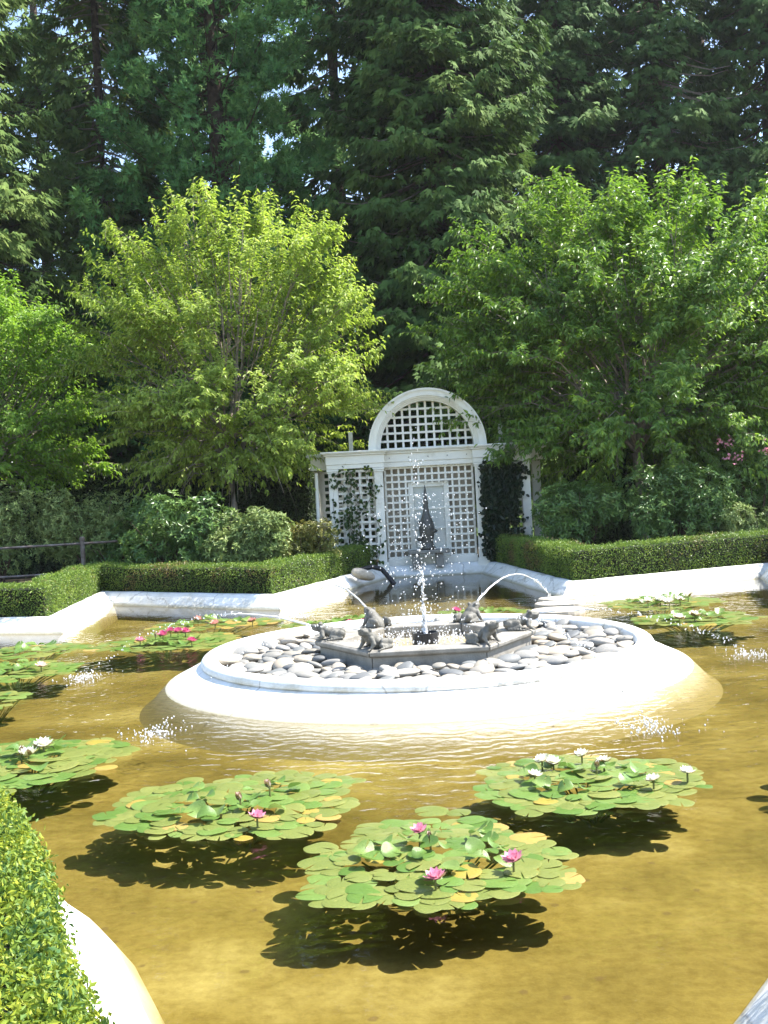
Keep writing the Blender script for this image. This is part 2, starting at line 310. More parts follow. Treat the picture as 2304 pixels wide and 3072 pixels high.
# water surface: clear, tinted, with Fresnel reflection and ripples that spread from the fountain
CX, CY = 0.41, 13.18
def water_mat():
    m, nt, out = newmat('pond_water'); L = nt.links
    tc = N(nt, 'ShaderNodeTexCoord')
    sub = N(nt, 'ShaderNodeVectorMath', operation='SUBTRACT'); sub.inputs[1].default_value = (CX, CY, 0); L.new(tc.outputs['Object'], sub.inputs[0])
    ln = N(nt, 'ShaderNodeVectorMath', operation='LENGTH'); L.new(sub.outputs[0], ln.inputs[0])
    n0 = N(nt, 'ShaderNodeTexNoise', Scale=.55, Detail=2); L.new(tc.outputs['Object'], n0.inputs['Vector'])
    ad = N(nt, 'ShaderNodeMath', operation='MULTIPLY_ADD'); ad.inputs[1].default_value = 3.0; L.new(n0.outputs[0], ad.inputs[0]); L.new(ln.outputs['Value'], ad.inputs[2])
    mask = N(nt, 'ShaderNodeMapRange'); mask.interpolation_type = 'SMOOTHSTEP'
    mask.inputs[1].default_value = 6.6; mask.inputs[2].default_value = 9.8; mask.inputs[3].default_value = 1.0; mask.inputs[4].default_value = .10; L.new(ad.outputs[0], mask.inputs[0])
    # rings
    wv = N(nt, 'ShaderNodeTexWave', Scale=1.5, Distortion=14.0, Detail=3.0); wv.wave_type = 'RINGS'; wv.rings_direction = 'Z'
    wv.inputs['Detail Scale'].default_value = 1.2; L.new(sub.outputs[0], wv.inputs['Vector'])
    n1 = N(nt, 'ShaderNodeTexNoise', Scale=7.5, Detail=3, Roughness=.5); L.new(tc.outputs['Object'], n1.inputs['Vector'])
    n2 = N(nt, 'ShaderNodeTexNoise', Scale=1.3, Detail=2); L.new(tc.outputs['Object'], n2.inputs['Vector'])
    a1 = N(nt, 'ShaderNodeMath', operation='MULTIPLY_ADD'); a1.inputs[1].default_value = .28; L.new(wv.outputs['Fac'], a1.inputs[0]); L.new(n1.outputs[0], a1.inputs[2])
    a2 = N(nt, 'ShaderNodeMath', operation='MULTIPLY'); L.new(a1.outputs[0], a2.inputs[0]); L.new(mask.outputs[0], a2.inputs[1])
    a3 = N(nt, 'ShaderNodeMath', operation='MULTIPLY_ADD'); a3.inputs[1].default_value = .35; L.new(n2.outputs[0], a3.inputs[0]); L.new(a2.outputs[0], a3.inputs[2])
    bp = N(nt, 'ShaderNodeBump', Strength=1.0, Distance=.010); L.new(a3.outputs[0], bp.inputs['Height'])
    fr = N(nt, 'ShaderNodeFresnel', IOR=1.33); L.new(bp.outputs[0], fr.inputs['Normal'])
    g = N(nt, 'ShaderNodeBsdfGlossy', Roughness=.03); L.new(bp.outputs[0], g.inputs['Normal'])
    t = N(nt, 'ShaderNodeBsdfTransparent'); t.inputs['Color'].default_value = (.97, .94, .82, 1)
    ms = N(nt, 'ShaderNodeMixShader'); L.new(fr.outputs[0], ms.inputs[0]); L.new(t.outputs[0], ms.inputs[1]); L.new(g.outputs[0], ms.inputs[2]); L.new(ms.outputs[0], out.inputs[0])
    return m
M['water'] = water_mat()

def drop_mat():
    m, nt, out = newmat('water_drops')
    b = N(nt, 'ShaderNodeBsdfPrincipled', Roughness=.12, IOR=1.33); b.inputs['Base Color'].default_value = (.95, .97, 1, 1)
    b.inputs['Transmission Weight'].default_value = .35; b.inputs['Specular IOR Level'].default_value = .8
    nt.links.new(b.outputs[0], out.inputs[0]); return m
M['drop'] = drop_mat()

def floor_mat():
    m, nt, out = newmat('pond_floor_silt_caustics'); L = nt.links
    tc = N(nt, 'ShaderNodeTexCoord')
    n1 = N(nt, 'ShaderNodeTexNoise', Scale=.7, Detail=7, Roughness=.6); L.new(tc.outputs['Object'], n1.inputs['Vector'])
    r1 = ramp(nt, [(.30, (.098, .076, .017)), (.5, (.178, .142, .038)), (.70, (.30, .258, .095))]); L.new(n1.outputs[0], r1.inputs[0])  # silt tones, contrast widened to imitate caustic light
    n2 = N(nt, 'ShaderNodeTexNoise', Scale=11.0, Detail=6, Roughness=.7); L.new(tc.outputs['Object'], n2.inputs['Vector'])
    r2 = ramp(nt, [(.35, (.50, .44, .32)), (.60, (1.0, 1.0, 1.0))]); L.new(n2.outputs[0], r2.inputs[0])  # fine mottle in the silt, also painted to suggest ripple caustics
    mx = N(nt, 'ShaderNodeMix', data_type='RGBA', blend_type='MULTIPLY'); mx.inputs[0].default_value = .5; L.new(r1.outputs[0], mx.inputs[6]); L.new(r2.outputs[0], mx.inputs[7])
    # scattered dark specks of debris
    vo = N(nt, 'ShaderNodeTexVoronoi', Scale=4.2); L.new(tc.outputs['Object'], vo.inputs['Vector'])
    n3 = N(nt, 'ShaderNodeTexNoise', Scale=40.0); L.new(tc.outputs['Object'], n3.inputs['Vector'])
    s = N(nt, 'ShaderNodeMath', operation='MULTIPLY_ADD'); s.inputs[1].default_value = .12; L.new(n3.outputs[0], s.inputs[0]); L.new(vo.outputs['Distance'], s.inputs[2])
    mp = N(nt, 'ShaderNodeMapRange'); mp.inputs[1].default_value = .135; mp.inputs[2].default_value = .185; mp.inputs[3].default_value = .65; mp.inputs[4].default_value = 0; L.new(s.outputs[0], mp.inputs[0])
    mx2 = N(nt, 'ShaderNodeMix', data_type='RGBA'); L.new(mp.outputs[0], mx2.inputs[0]); L.new(mx.outputs[2], mx2.inputs[6]); mx2.inputs[7].default_value = (.10, .07, .03, 1)
    b = N(nt, 'ShaderNodeBsdfPrincipled', Roughness=.9); b.inputs['Specular IOR Level'].default_value = .1; L.new(mx2.outputs[2], b.inputs['Base Color'])
    bp = N(nt, 'ShaderNodeBump', Strength=.4, Distance=.02); L.new(n2.outputs[0], bp.inputs['Height']); L.new(bp.outputs[0], b.inputs['Normal'])
    L.new(b.outputs[0], out.inputs[0]); return m
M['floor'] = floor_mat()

# ------------------------------------------------------------------ pond outline (waterline, clockwise from near left)
OUT = [(-.62, .6), (-.86, 3.3), (-1.0, 4.2), (-1.08, 4.62), (-1.15, 4.8), (-1.25, 5.05), (-1.34, 5.29), (-1.43, 5.48), (-1.57, 5.72), (-1.66, 5.84), (-1.80, 5.99), (-2.15, 6.15),   # near left
       (-5.6, 3.6), (-5.36, 7.96), (-9.5, 6.6), (-7.2, 11.0), (-12.9, 12.1), (-12.9, 14.2), (-7.5, 15.2), (-9.5, 19.75),
       (-5.36, 18.4), (-5.6, 22.8), (-1.95, 20.2), (.03, 25.86),                                    
       (2.17, 25.83), (3.06, 19.8), (7.1, 21.4), (6.5, 18.6), (10.5, 19.7), (8.2, 15.0), (13.6, 14.2), (13.6, 12.0), (8.2, 11.0),
       (10.2, 6.6), (6.2, 7.96), (6.4, 3.6), (2.9, 6.5), (1.56, 4.8), (1.26, 4.37), (1.12, 3.9), (1.06, 3.0), (1.0, .6)]
def offset(pts, d, closed=True):
    P = np.array(pts, float); n = len(P); o = []
    for i in range(n):
        a = P[(i - 1) % n] if closed or i > 0 else None; c = P[(i + 1) % n] if closed or i < n - 1 else None
        b = P[i]; ns = []
        if a is not None: e = nrm(b - a); ns.append(np.array([-e[1], e[0]]))
        if c is not None: e = nrm(c - b); ns.append(np.array([-e[1], e[0]]))
        k = nrm(sum(ns)); o.append(b + k * d / max(.45, float(k @ ns[0])))
    return np.array(o)
# outline runs clockwise (left side first going away) -> left-hand normal points outwards
def run(i0, i1, d): return offset(OUT, d)[i0:i1 + 1]

# ground sheet with the pond cut out, reaching the horizon
ho = offset(OUT, .36)
outer = [(-500, -300), (-500, 900), (500, 900), (500, -300)]
tri = tessellate_polygon([[Vector((x, y, 0)) for x, y in outer], [Vector((x, y, 0)) for x, y in ho]])
gv = [(x, y, .2) for x, y in outer] + [(x, y, .2) for x, y in ho]
g = MB(); g.add(gv, tri); go = g.build('ground', M['soil']); tag(go, kind='structure')
def sheet(name, pts, z, mat):
    t = tessellate_polygon([[Vector((x, y, 0)) for x, y in pts]]); b = MB(); b.add([(x, y, z) for x, y in pts], t); o = b.build(name, mat)
    bm = bmesh.new(); bm.from_mesh(o.data); bmesh.ops.recalc_face_normals(bm, faces=bm.faces)
    if bm.faces and sum(f.normal.z for f in bm.faces) < 0: bmesh.ops.reverse_faces(bm, faces=bm.faces)
    bm.to_mesh(o.data); bm.free()
    return tag(o, kind='structure')
FLOOR_Z = -.27
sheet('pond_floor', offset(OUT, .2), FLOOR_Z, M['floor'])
sheet('pond_water', offset(OUT, .1), 0.0, M['water'])

# ------------------------------------------------------------------ kerb round the pond
PROF = [(-.15, FLOOR_Z - .006), (-.09, -.13), (0, 0), (.13, .125), (.145, .15), (.20, .205), (.235, .235), (.27, .245), (.35, .245), (.375, .235), (.385, .16)]
rings = [offset(OUT, d) for d, z in PROF]
kerb = empty('pond_kerb', (0, 13, .0), label='white painted sloping kerb running round the star shaped pond', cat='kerb')
def kerb_part(i0, i1):
    n = len(OUT); V = []; F = []; idx = list(range(i0, i1 + 1)); cols = []
    for a, b in zip(idx[:-1], idx[1:]):
        A, B = np.array(OUT[a % n]), np.array(OUT[b % n]); L = np.linalg.norm(A - B); k = max(1, int(L / .35))
        for s in range(k): cols.append((a % n, b % n, s / k))
    cols.append((idx[-2] % n, idx[-1] % n, 1.0))
    m = len(PROF)
    for ci, (a, b, t) in enumerate(cols):
        w = R_.normal(0, .006, 2) if 0 < ci < len(cols) - 1 else (0, 0)
        for q in range(m):
            p = rings[q][a] * (1 - t) + rings[q][b] * t
            V.append((p[0] + w[0], p[1] + w[1] * .5, PROF[q][1] - .0 + (w[1] * .6 if q > 2 else 0) - 0.0))
    for c in range(len(cols) - 1):
        for q in range(m - 1): F.append((c * m + q, c * m + q + 1, (c + 1) * m + q + 1, (c + 1) * m + q))
    me = mesh_np('kerb_segment', V, F, M['white_conc'], smooth=True); me.materials.append(M['sand'])
    me.polygons.foreach_set('material_index', np.array([1 if q < 2 else 0 for c in range(len(cols) - 1) for q in range(m - 1)], np.int32))
    o = link('kerb_segment', me, kerb); o.location = (0, -13, 0)
for i0, i1 in [(0, 11)] + [(i, i + 1) for i in range(11, 36)] + [(36, 41)]: kerb_part(i0, i1)

# ------------------------------------------------------------------ clipped box hedges behind the kerb
def hedge(name, i0, i1, z1, label, cat='hedge', d0=.40, d1=1.0, dens=2600, ln=.034, wd=.017, mat='box', pts=None, z0=.2, group=None, only=None):
    F0 = run(i0, i1, d0) if pts is None else np.array(pts[0]); F1 = run(i0, i1, d1) if pts is None else np.array(pts[1])
    root = empty(name, (*((F0[0] + F1[-1]) / 2), z0), label=label, cat=cat, group=group); off = -np.array(root.location)
    ins = .05; V = []; F = []
    n = len(F0)
    C0 = F0 + (F1 - F0) * ins / .6; C1 = F1 - (F1 - F0) * ins / .6
    for i in range(n):
        for p, z in ((C0[i], z0 - .05), (C0[i], z1 - ins), (C1[i], z1 - ins), (C1[i], z0 - .05)): V.append((p[0] + off[0], p[1] + off[1], z + off[2]))
    for i in range(n - 1):
        for q in range(3): F.append((i * 4 + q, i * 4 + q + 1, i * 4 + 5 + q, i * 4 + 4 + q))
    F.append((0, 1, 2, 3)); F.append((n * 4 - 4, n * 4 - 3, n * 4 - 2, n * 4 - 1))
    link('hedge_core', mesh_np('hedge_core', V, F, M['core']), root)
    PS, NS = [], []
    def face(a, b, c, d):   # bilinear quad a-b along, d-c other side, outward normal n
        a, b, c, d = map(np.array, (a, b, c, d)); ar = np.linalg.norm(np.cross(b - a, d - a)) * .5 + np.linalg.norm(np.cross(b - c, d - c)) * .5
        k = int(ar * dens); u = R_.random((k, 1)); v = R_.random((k, 1))
        p = (a * (1 - u) + b * u) * (1 - v) + (d * (1 - u) + c * u) * v; nn = nrm(np.cross(b - a, d - a)); PS.append(p); NS.append(np.tile(nn, (k, 1)))
    for i in range(n - 1):
        a0, b0, a1, b1 = F0[i], F0[i + 1], F1[i], F1[i + 1]
        face((*b0, z0 + .02), (*a0, z0 + .02), (*a0, z1), (*b0, z1))
        face((*a0, z1), (*a1, z1), (*b1, z1), (*b0, z1)) if False else face((*b0, z1), (*a0, z1), (*a1, z1), (*b1, z1))
        face((*a1, z0 + .1), (*b1, z0 + .1), (*b1, z1), (*a1, z1))
    for e, sgn in ((0, 1), (-1, -1)):
        a, b = (F0[e], F1[e]) if sgn > 0 else (F1[e], F0[e])
        face((*a, z0 + .02), (*b, z0 + .02), (*b, z1), (*a, z1))
    P = np.concatenate(PS); Nn = np.concatenate(NS)
    mid = np.array([*((F0.mean(0) + F1.mean(0)) / 2), z1 - .3])
    if only is not None:
        k = only(P); P, Nn = P[k], Nn[k]
    # rounded top edge, small waves, depth jitter
    wob = np.sin(P[:, 0] * 5.1 + P[:, 1] * 3.3) * .012 + np.sin(P[:, 0] * 2.1 - P[:, 1] * 2.7) * .016
    P = P + Nn * (wob[:, None] + R_.normal(0, .022, (len(P), 1)) - .015)
    d = nrm(Nn * .55 + R_.normal(0, .55, P.shape) + [0, 0, .45])
    sz = R_.uniform(.7, 1.25, len(P))
    V, F, A = leaves(P + off, d, ln * sz, wd * sz, fold=.18)
    link('foliage', mesh_np('foliage', V, F, M[mat], A), root)
    return root
hedge('box_hedge', 19, 23, .74, 'low clipped box hedge zigzagging left of the arbour behind the kerb', d1=1.0)
hedge('box_hedge', 24, 27, .80, 'low clipped box hedge right of the arbour, its front face in shade')
hp = [(-2.80, 5.66), (-2.28, 5.86), (-2.04, 5.50), (-1.60, 4.64), (-1.27, 3.87), (-1.12, 3.50), (-.93, 3.03), (-.78, 2.66), (-.68, 2.0)][::-1]
hq = [(-3.4, 4.9), (-3.3, 4.8), (-3.2, 4.6), (-2.9, 4.1), (-2.6, 3.5), (-2.5, 3.2), (-2.3, 2.8), (-2.2, 2.5), (-2.1, 2.0)][::-1]
hedge('box_hedge', 0, 0, .92, 'large leafed near box hedge filling the lower left corner', pts=(hp, hq), dens=16000, ln=.025, wd=.012, mat='box_near')
hedge('box_hedge', 37, 40, .66, 'near box hedge at the lower right corner beyond the kerb', d1=.9, dens=2500, ln=.04, wd=.02)

# tall dark hedges behind the garden
for (x0, x1, lab) in ((-13, -1.9, 'tall dark clipped hedge behind the yellow green cherry tree'), (5.0, 16, 'tall dark clipped hedge behind the right cherry tree')):
    hedge('tall_hedge', 0, 0, 2.95 if x0 < 0 else 2.7, lab, pts=([(x0, 29.4), (x1, 29.4)], [(x0, 31.0), (x1, 31.0)]), dens=900, ln=.10, wd=.045, mat='yew')

# ------------------------------------------------------------------ fountain island with river stones
isl = empty('fountain_island', (CX, CY, 0), label='round white island carrying river stones in the middle of the pond', cat='fountain island')
MB().lathe([(3.34, FLOOR_Z - .006), (3.23, -.20), (3.12, -.085), (3.04, -.006)], 96, cap=False).build('submerged_foot', M['sand'], isl, smooth=True)
MB().lathe([(3.04, -.006), (3.02, .012), (2.88, .075), (2.72, .155), (2.615, .205)], 96, cap=False).build('sloping_skirt', M['white_conc'], isl, smooth=True)
tor = [(2.615, .204), (2.61, .215)] + [(2.515 + .105 * math.cos(a), .235 + .082 * math.sin(a)) for a in np.linspace(-.35, math.pi, 12)] + [(2.40, .12)]
MB().lathe(tor, 96, cap=False).build('rim', M['white_conc'], isl, smooth=True)
MB().lathe([(2.42, .14), (1.0, .16), (.05, .16)], 48, cap=False).build('stone_bed', M['bed'], isl)
stone_meshes = []
for k in range(6):
    bm = bmesh.new(); bmesh.ops.create_icosphere(bm, subdivisions=3 if k < 3 else 2, radius=1)
    ph = R_.uniform(0, 6, 6)
    for v in bm.verts:
        c = v.co; w = 1 + .10 * math.sin(2.1 * c.x + ph[0]) + .08 * math.sin(3.0 * c.y + ph[1]) + .05 * math.sin(4.3 * c.x * c.y + ph[2])
        v.co = Vector((c.x * w, c.y * w, np.sign(c.z) * abs(c.z) ** .85))
    me = bpy.data.meshes.new('stone'); bm.to_mesh(me); bm.free(); me.materials.append(M['stone'])
    me.polygons.foreach_set('use_smooth', np.ones(len(me.polygons), bool)); stone_meshes.append(me)
def hexr(a): # hexagon boundary radius with vertices at multiples of 60 deg
    a = (a + math.pi / 6) % (math.pi / 3) - math.pi / 6
    return 1.34 * math.cos(math.pi / 6) / math.cos(abs((a)) - math.pi / 6) if True else 0
pts = []; tries = 0
while len(pts) < 298 and tries < 30000:
    tries += 1
    a = R_.uniform(0, 2 * math.pi); r = math.sqrt(R_.uniform(1.2 ** 2, 2.33 ** 2)); x, y = r * math.cos(a), r * math.sin(a)
    if r < hexr(a) + .04: continue
    s = R_.uniform(.10, .155) if R_.random() < .75 else R_.uniform(.155, .20)
    if r + s * .75 > 2.42: continue
    if all((x - q[0]) ** 2 + (y - q[1]) ** 2 > ((s + q[2]) * .60) ** 2 for q in pts): pts.append((x, y, s))
for x, y, s in pts:
    z = .18 + R_.uniform(-.01, .06)
    link('stone', stone_meshes[R_.integers(0, 6)], isl, (x, y, z), (R_.normal(0, .16), R_.normal(0, .16), R_.uniform(0, 6.28)),
         (s, s * R_.uniform(.62, .85), s * R_.uniform(.24, .42)))

# small stones filling the gaps, past the count of single ones
ev, ef = [], []; src = stone_meshes[4]; sv = np.array([v.co[:] for v in src.vertices]); sf = np.array([p.vertices[:] for p in src.polygons])
for k in range(420):
    a = R_.uniform(0, 2 * math.pi); r = math.sqrt(R_.uniform(1.15 ** 2, 2.36 ** 2))
    if r < hexr(a) - .02: continue
    q = R_.uniform(.07, .12); cz_ = math.cos(a * 7 + k); sz_ = math.sin(a * 7 + k); w = sv * [q, q * .7, q * .35]
    ev.append(np.stack([w[:, 0] * cz_ - w[:, 1] * sz_ + r * math.cos(a), w[:, 0] * sz_ + w[:, 1] * cz_ + r * math.sin(a), w[:, 2] + .165], 1)); ef.append(sf + len(sv) * (len(ev) - 1))
tag(link('small_stones', mesh_np('small_stones', np.concatenate(ev), np.concatenate(ef), M['stone_small'], smooth=True), isl), kind='stuff')

# hexagonal basin of grey cast stone
bas = empty('fountain_basin', (CX, CY, .15), label='grey hexagonal stone basin ringed by frog statues', cat='fountain basin')
prof = [(1.30, 0.0), (1.30, .03), (1.245, .05), (1.245, .16), (1.30, .185), (1.31, .225), (1.27, .245), (.98, .245), (.955, .235), (.95, .15), (.95, .0)]
for k in range(6):
    a0, a1 = math.pi / 3 * k + .004, math.pi / 3 * (k + 1) - .004
    b = MB(); m = len(prof); vs_ = []
    for a in (a0, a1):
        for r, z in prof: vs_.append((r * math.cos(a), r * math.sin(a), z))
    fs = [(q, m + q, m + q + 1, q + 1) for q in range(m - 1)] + [tuple(range(m)), tuple(range(2 * m - 1, m - 1, -1))]
    b.add(vs_, fs); bevelled(b.build('ledge_block', M['grey_conc'], bas), .008)
MB().lathe([(.96, .10), (.01, .10)], 36, cap=False).build('basin_floor', M['flat_stone'], bas)
MB().lathe([(.95, .15), (.01, .15)], 36, cap=False).build('basin_water', M['water'], bas)
noz = MB().lathe([(.155, .09), (.155, .265), (.14, .27), (.135, .26), (.135, .1)], 32, cap=False).build('nozzle_ring', M['black'], bas)
for o in (noz,): o.data.polygons.foreach_set('use_smooth', np.zeros(len(o.data.polygons), bool))

# ------------------------------------------------------------------ frogs (one continuous body each)
def frog_mesh(name, pitch):
    bm = bmesh.new()
    def ell(c, r, ry=0.0, rz=0.0, rx=0.0):
        mtx = Matrix.Translation(c) @ Euler((rx, ry, rz)).to_matrix().to_4x4() @ Matrix.Diagonal((*r, 1))
        bmesh.ops.create_icosphere(bm, subdivisions=3, radius=1, matrix=mtx)
    def cap(a, b, r0, r1, n=6):
        for t in np.linspace(0, 1, n): ell(tuple(np.array(a) * (1 - t) + np.array(b) * t), [r0 * (1 - t) + r1 * t] * 3)
    p = pitch
    ca, sa = math.cos(p), math.sin(p)
    def B(x, y, z): return (x * ca - z * sa * .6 + .01, y, .062 + x * sa + z * ca)
    ell(B(-.03, 0, .02), (.135, .088, .062), -p); ell(B(.06, 0, .025), (.09, .082, .062), -p); ell(B(.12, 0, .035), (.07, .075, .05), -p * .6)
    ell(B(.165, 0, .042), (.075, .066, .034), -p * .3); ell(B(.205, 0, .04), (.04, .048, .024), -p * .2)
    ell(B(.16, 0, .018), (.07, .06, .03), -p * .3)
    for s in (-1, 1):
        ell(B(.135, s * .048, .083), (.026, .022, .024)); ell(B(.145, s * .06, .088), (.013, .01, .012))
        ell(B(-.08, s * .02, .05), (.05, .02, .025), -p)
        ell((-.075, s * .098, .062), (.092, .036, .05), -.35, s * .25); ell((-.11, s * .10, .07), (.05, .04, .045))
        cap((.0, s * .125, .04), (-.12, s * .13, .018), .028, .02); cap((-.12, s * .13, .016), (.03, s * .165, .012), .018, .013)
        for k in (-.35, 0, .35): cap((.01, s * .16, .010), (.075 * math.cos(k) + .01, s * .16 + s * .02 + .07 * math.sin(k), .008), .011, .007, 4)
        sh = B(.10, s * .07, -.005); cap(sh, (sh[0] - .01, s * .105, sh[2] * .55), .032, .024); cap((sh[0] - .01, s * .105, sh[2] * .55), (sh[0] + .035, s * .10, .014), .023, .016)
        for k in (-.5, 0, .5): cap((sh[0] + .035, s * .10, .010), (sh[0] + .035 + .045 * math.cos(k), s * .10 + .045 * math.sin(k), .008), .010, .007, 4)
    me = bpy.data.meshes.new(name); bm.to_mesh(me); bm.free()
    o = bpy.data.objects.new('tmp', me); COL.objects.link(o)
    r = o.modifiers.new('r', 'REMESH'); r.mode = 'VOXEL'; r.voxel_size = .0075
    s_ = o.modifiers.new('s', 'SMOOTH'); s_.factor = .5; s_.iterations = 3
    dg = bpy.context.evaluated_depsgraph_get(); out = bpy.data.meshes.new_from_object(o.evaluated_get(dg)); out.name = name
    bpy.data.objects.remove(o); out.materials.clear(); out.materials.append(M['frog'])
    out.polygons.foreach_set('use_smooth', np.ones(len(out.polygons), bool)); return out
FROG_SIT, FROG_LOW = frog_mesh('frog_sitting', .62), frog_mesh('frog_low', .30)
eye_me = MB().lathe([(.001, -.012), (.009, -.009), (.012, 0), (.009, .009), (.001, .012)], 10).mesh('eye', M['bronze'], True)
HEX_TOP = .395
frogs = {}
for k, (deg, low, sc, lab) in enumerate([
        (180, 1, 1.02, 'grey stone frog stretched low on the leftmost corner of the basin'),
        (238, 0, 1.02, 'pale stone frog at the front left corner of the basin, looking left'),
        (303, 0, 1.02, 'stone frog at the front right corner of the basin, next to the black nozzle ring'),
        (0, 1, 1.08, 'grey stone frog leaning out from the rightmost corner of the basin'),
        (58, 0, 1.02, 'wet stone frog at the back right corner of the basin shooting a tall arc'),
        (122, 0, 1.02, 'dark stone frog at the back left corner of the basin, back to us')]):
    a = rad(deg); rr = 1.10
    face = {180: 180, 238: 215, 303: 322, 0: 0, 58: 48, 122: 128}[deg]
    o = link('frog_statue', FROG_LOW if low else FROG_SIT, None, (CX + rr * math.cos(a), CY + rr * math.sin(a), HEX_TOP), (0, 0, rad(face)), (sc, sc, sc))
    tag(o, lab, 'frog statue', 'stone frogs round the basin')
    p = .30 if low else .62
    mouth = Vector((.25 * math.cos(p) * .95, 0, .062 + .225 * math.sin(p) + .035)) * sc
    mouth.rotate(Euler((0, 0, rad(face)))); frogs[deg] = Vector(o.location) + mouth

# ------------------------------------------------------------------ water jets, splashes, spray
def drops_mesh(name, P, rr):
    bm = bmesh.new(); bmesh.ops.create_icosphere(bm, subdivisions=1, radius=1); bv = np.array([v.co[:] for v in bm.verts]); bf = np.array([[v.index for v in f.verts] for f in bm.faces]); bm.free()
    n = len(P); st = np.ones((n, 1, 3)); st[:, 0, 2] = R_.uniform(.9, 1.9, n)
    V = P[:, None, :] + bv[None] * np.asarray(rr)[:, None, None] * st
    F = (bf[None] + (np.arange(n) * len(bv))[:, None, None]).reshape(-1, 3)
    return mesh_np(name, V.reshape(-1, 3), F, M['drop'], smooth=True)
jl = {180: ('thin water jet arching left from the leftmost frog', (-3.78, 13.71), .40), 238: ('thin water jet falling toward the near left pond from the front left frog', (-2.19, 10.29), .35),
      303: ('thin water jet falling toward the near right pond from the front right frog', (2.17, 9.45), .35), 0: ('thin water jet flying right from the rightmost frog', (4.14, 12.86), .22),
      58: ('bright arching water jet from the back right frog', (2.85, 19.4), .40), 122: ('arching water jet from the back left frog', (-1.5, 18.9), .40)}
def arc(a, b, h, n=28):
    a, b = np.array(a), np.array(b); t = np.linspace(0, 1, n)[:, None]; p = a * (1 - t) + b * t
    p[:, 2] += (4 * h * t * (1 - t))[:, 0]; return p
for deg, (lab, land, h) in jl.items():
    m = frogs[deg]; p = arc((m.x, m.y, m.z), (land[0], land[1], 0.01), h)
    near = {58: 1.0, 122: .8, 180: .4, 0: .3, 238: .2, 303: .2}[deg]
    jt = empty('water_jet', (m.x, m.y, m.z), label=lab, cat='water jet', group='water jets from the frogs'); off = np.array(m[:])
    k = max(4, int(28 * near)); b = MB(); q = p[:k] - off; q[1:] += R_.normal(0, .004, (k - 1, 3))
    b.tube(q, list(np.linspace(.013, .006, k) * R_.uniform(.8, 1.3, k)), 6); b.build('stream', M['drop'], jt, smooth=True)
    n = 90; t = R_.uniform(near * .7, 1, n); ix = t * 27; i = np.clip(ix.astype(int), 0, 26); f = (ix - i)[:, None]
    dp = p[i] * (1 - f) + p[i + 1] * f + R_.normal(0, 1, (n, 3)) * (.004 + .02 * t[:, None]) - off
    ds = link('drops', drops_mesh('drops', dp, R_.uniform(.004, .0095, n)), jt); tag(ds, kind='stuff')
    # splash where it lands
    n = 60; ang = R_.uniform(0, 6.28, n); r = np.abs(R_.normal(0, .22, n)); sp = np.stack([land[0] + r * np.cos(ang), land[1] + r * np.sin(ang) * 1.3, np.abs(R_.normal(0, .028, n)) * np.exp(-r * 2) + .004], 1)
    sp2 = np.stack([land[0] + R_.normal(0, .10, 90), land[1] + R_.normal(0, .16, 90), R_.uniform(0, .02, 90)], 1)
    so_ = link('splash', drops_mesh('splash', np.concatenate([sp, sp2]), np.concatenate([R_.uniform(.003, .008, n), R_.uniform(.003, .010, 90)])))
    tag(so_, 'white splash on the water where ' + {180: 'the left jet lands', 238: 'the front left jet lands', 303: 'the front right jet lands', 0: 'the right jet lands', 58: 'the back right jet lands', 122: 'the back left jet lands'}[deg], 'splash', kind='stuff')
# central jet
P = []; RR = []
for i in range(170):
    z = .42 + R_.random() ** 1.6 * 2.5; P.append((CX + R_.normal(0, .010 + .012 * z) - .01 * z, CY + R_.normal(0, .02 + .02 * z), z)); RR.append(R_.uniform(.004, .014) * (1.25 - .22 * z))
for i in range(330): # falling upper cloud
    z = R_.uniform(1.05, 2.05); w = .16 + .14 * math.sin((z - 1.0) * 2.6); P.append((CX + .0 + R_.normal(0, 1.5 * w * .8), CY + R_.normal(0, .3), z)); RR.append(R_.uniform(.003, .0085))
for i in range(260): # lower cloud
    z = .42 + abs(R_.normal(.25, .2)); P.append((CX + R_.normal(0, .26), CY + R_.normal(0, .26), z)); RR.append(R_.uniform(.003, .009))
cj = empty('fountain_jet', (CX, CY, .4), label='tall central water jet rising from the black nozzle ring', cat='water jet')
b = MB(); z = np.linspace(.30, 1.15, 22); b.tube(np.stack([R_.normal(0, .008, 22), R_.normal(0, .008, 22), z - .4], 1), list(np.linspace(.032, .006, 22) * R_.uniform(.5, 1.4, 22)), 7)
b.build('stream', M['drop'], cj, smooth=True)
tag(link('spray_drops', drops_mesh('spray_drops', np.array(P) - [CX, CY, .4], np.array(RR)), cj), kind='stuff')
n = 700; a = R_.uniform(0, 6.28, n); r = np.sqrt(R_.random(n)) * .92
tag(link('basin_foam', drops_mesh('basin_foam', np.stack([r * np.cos(a), r * np.sin(a), .305 + np.abs(R_.normal(0, .025, n)) - .4], 1), R_.uniform(.004, .012, n)), cj), kind='stuff')

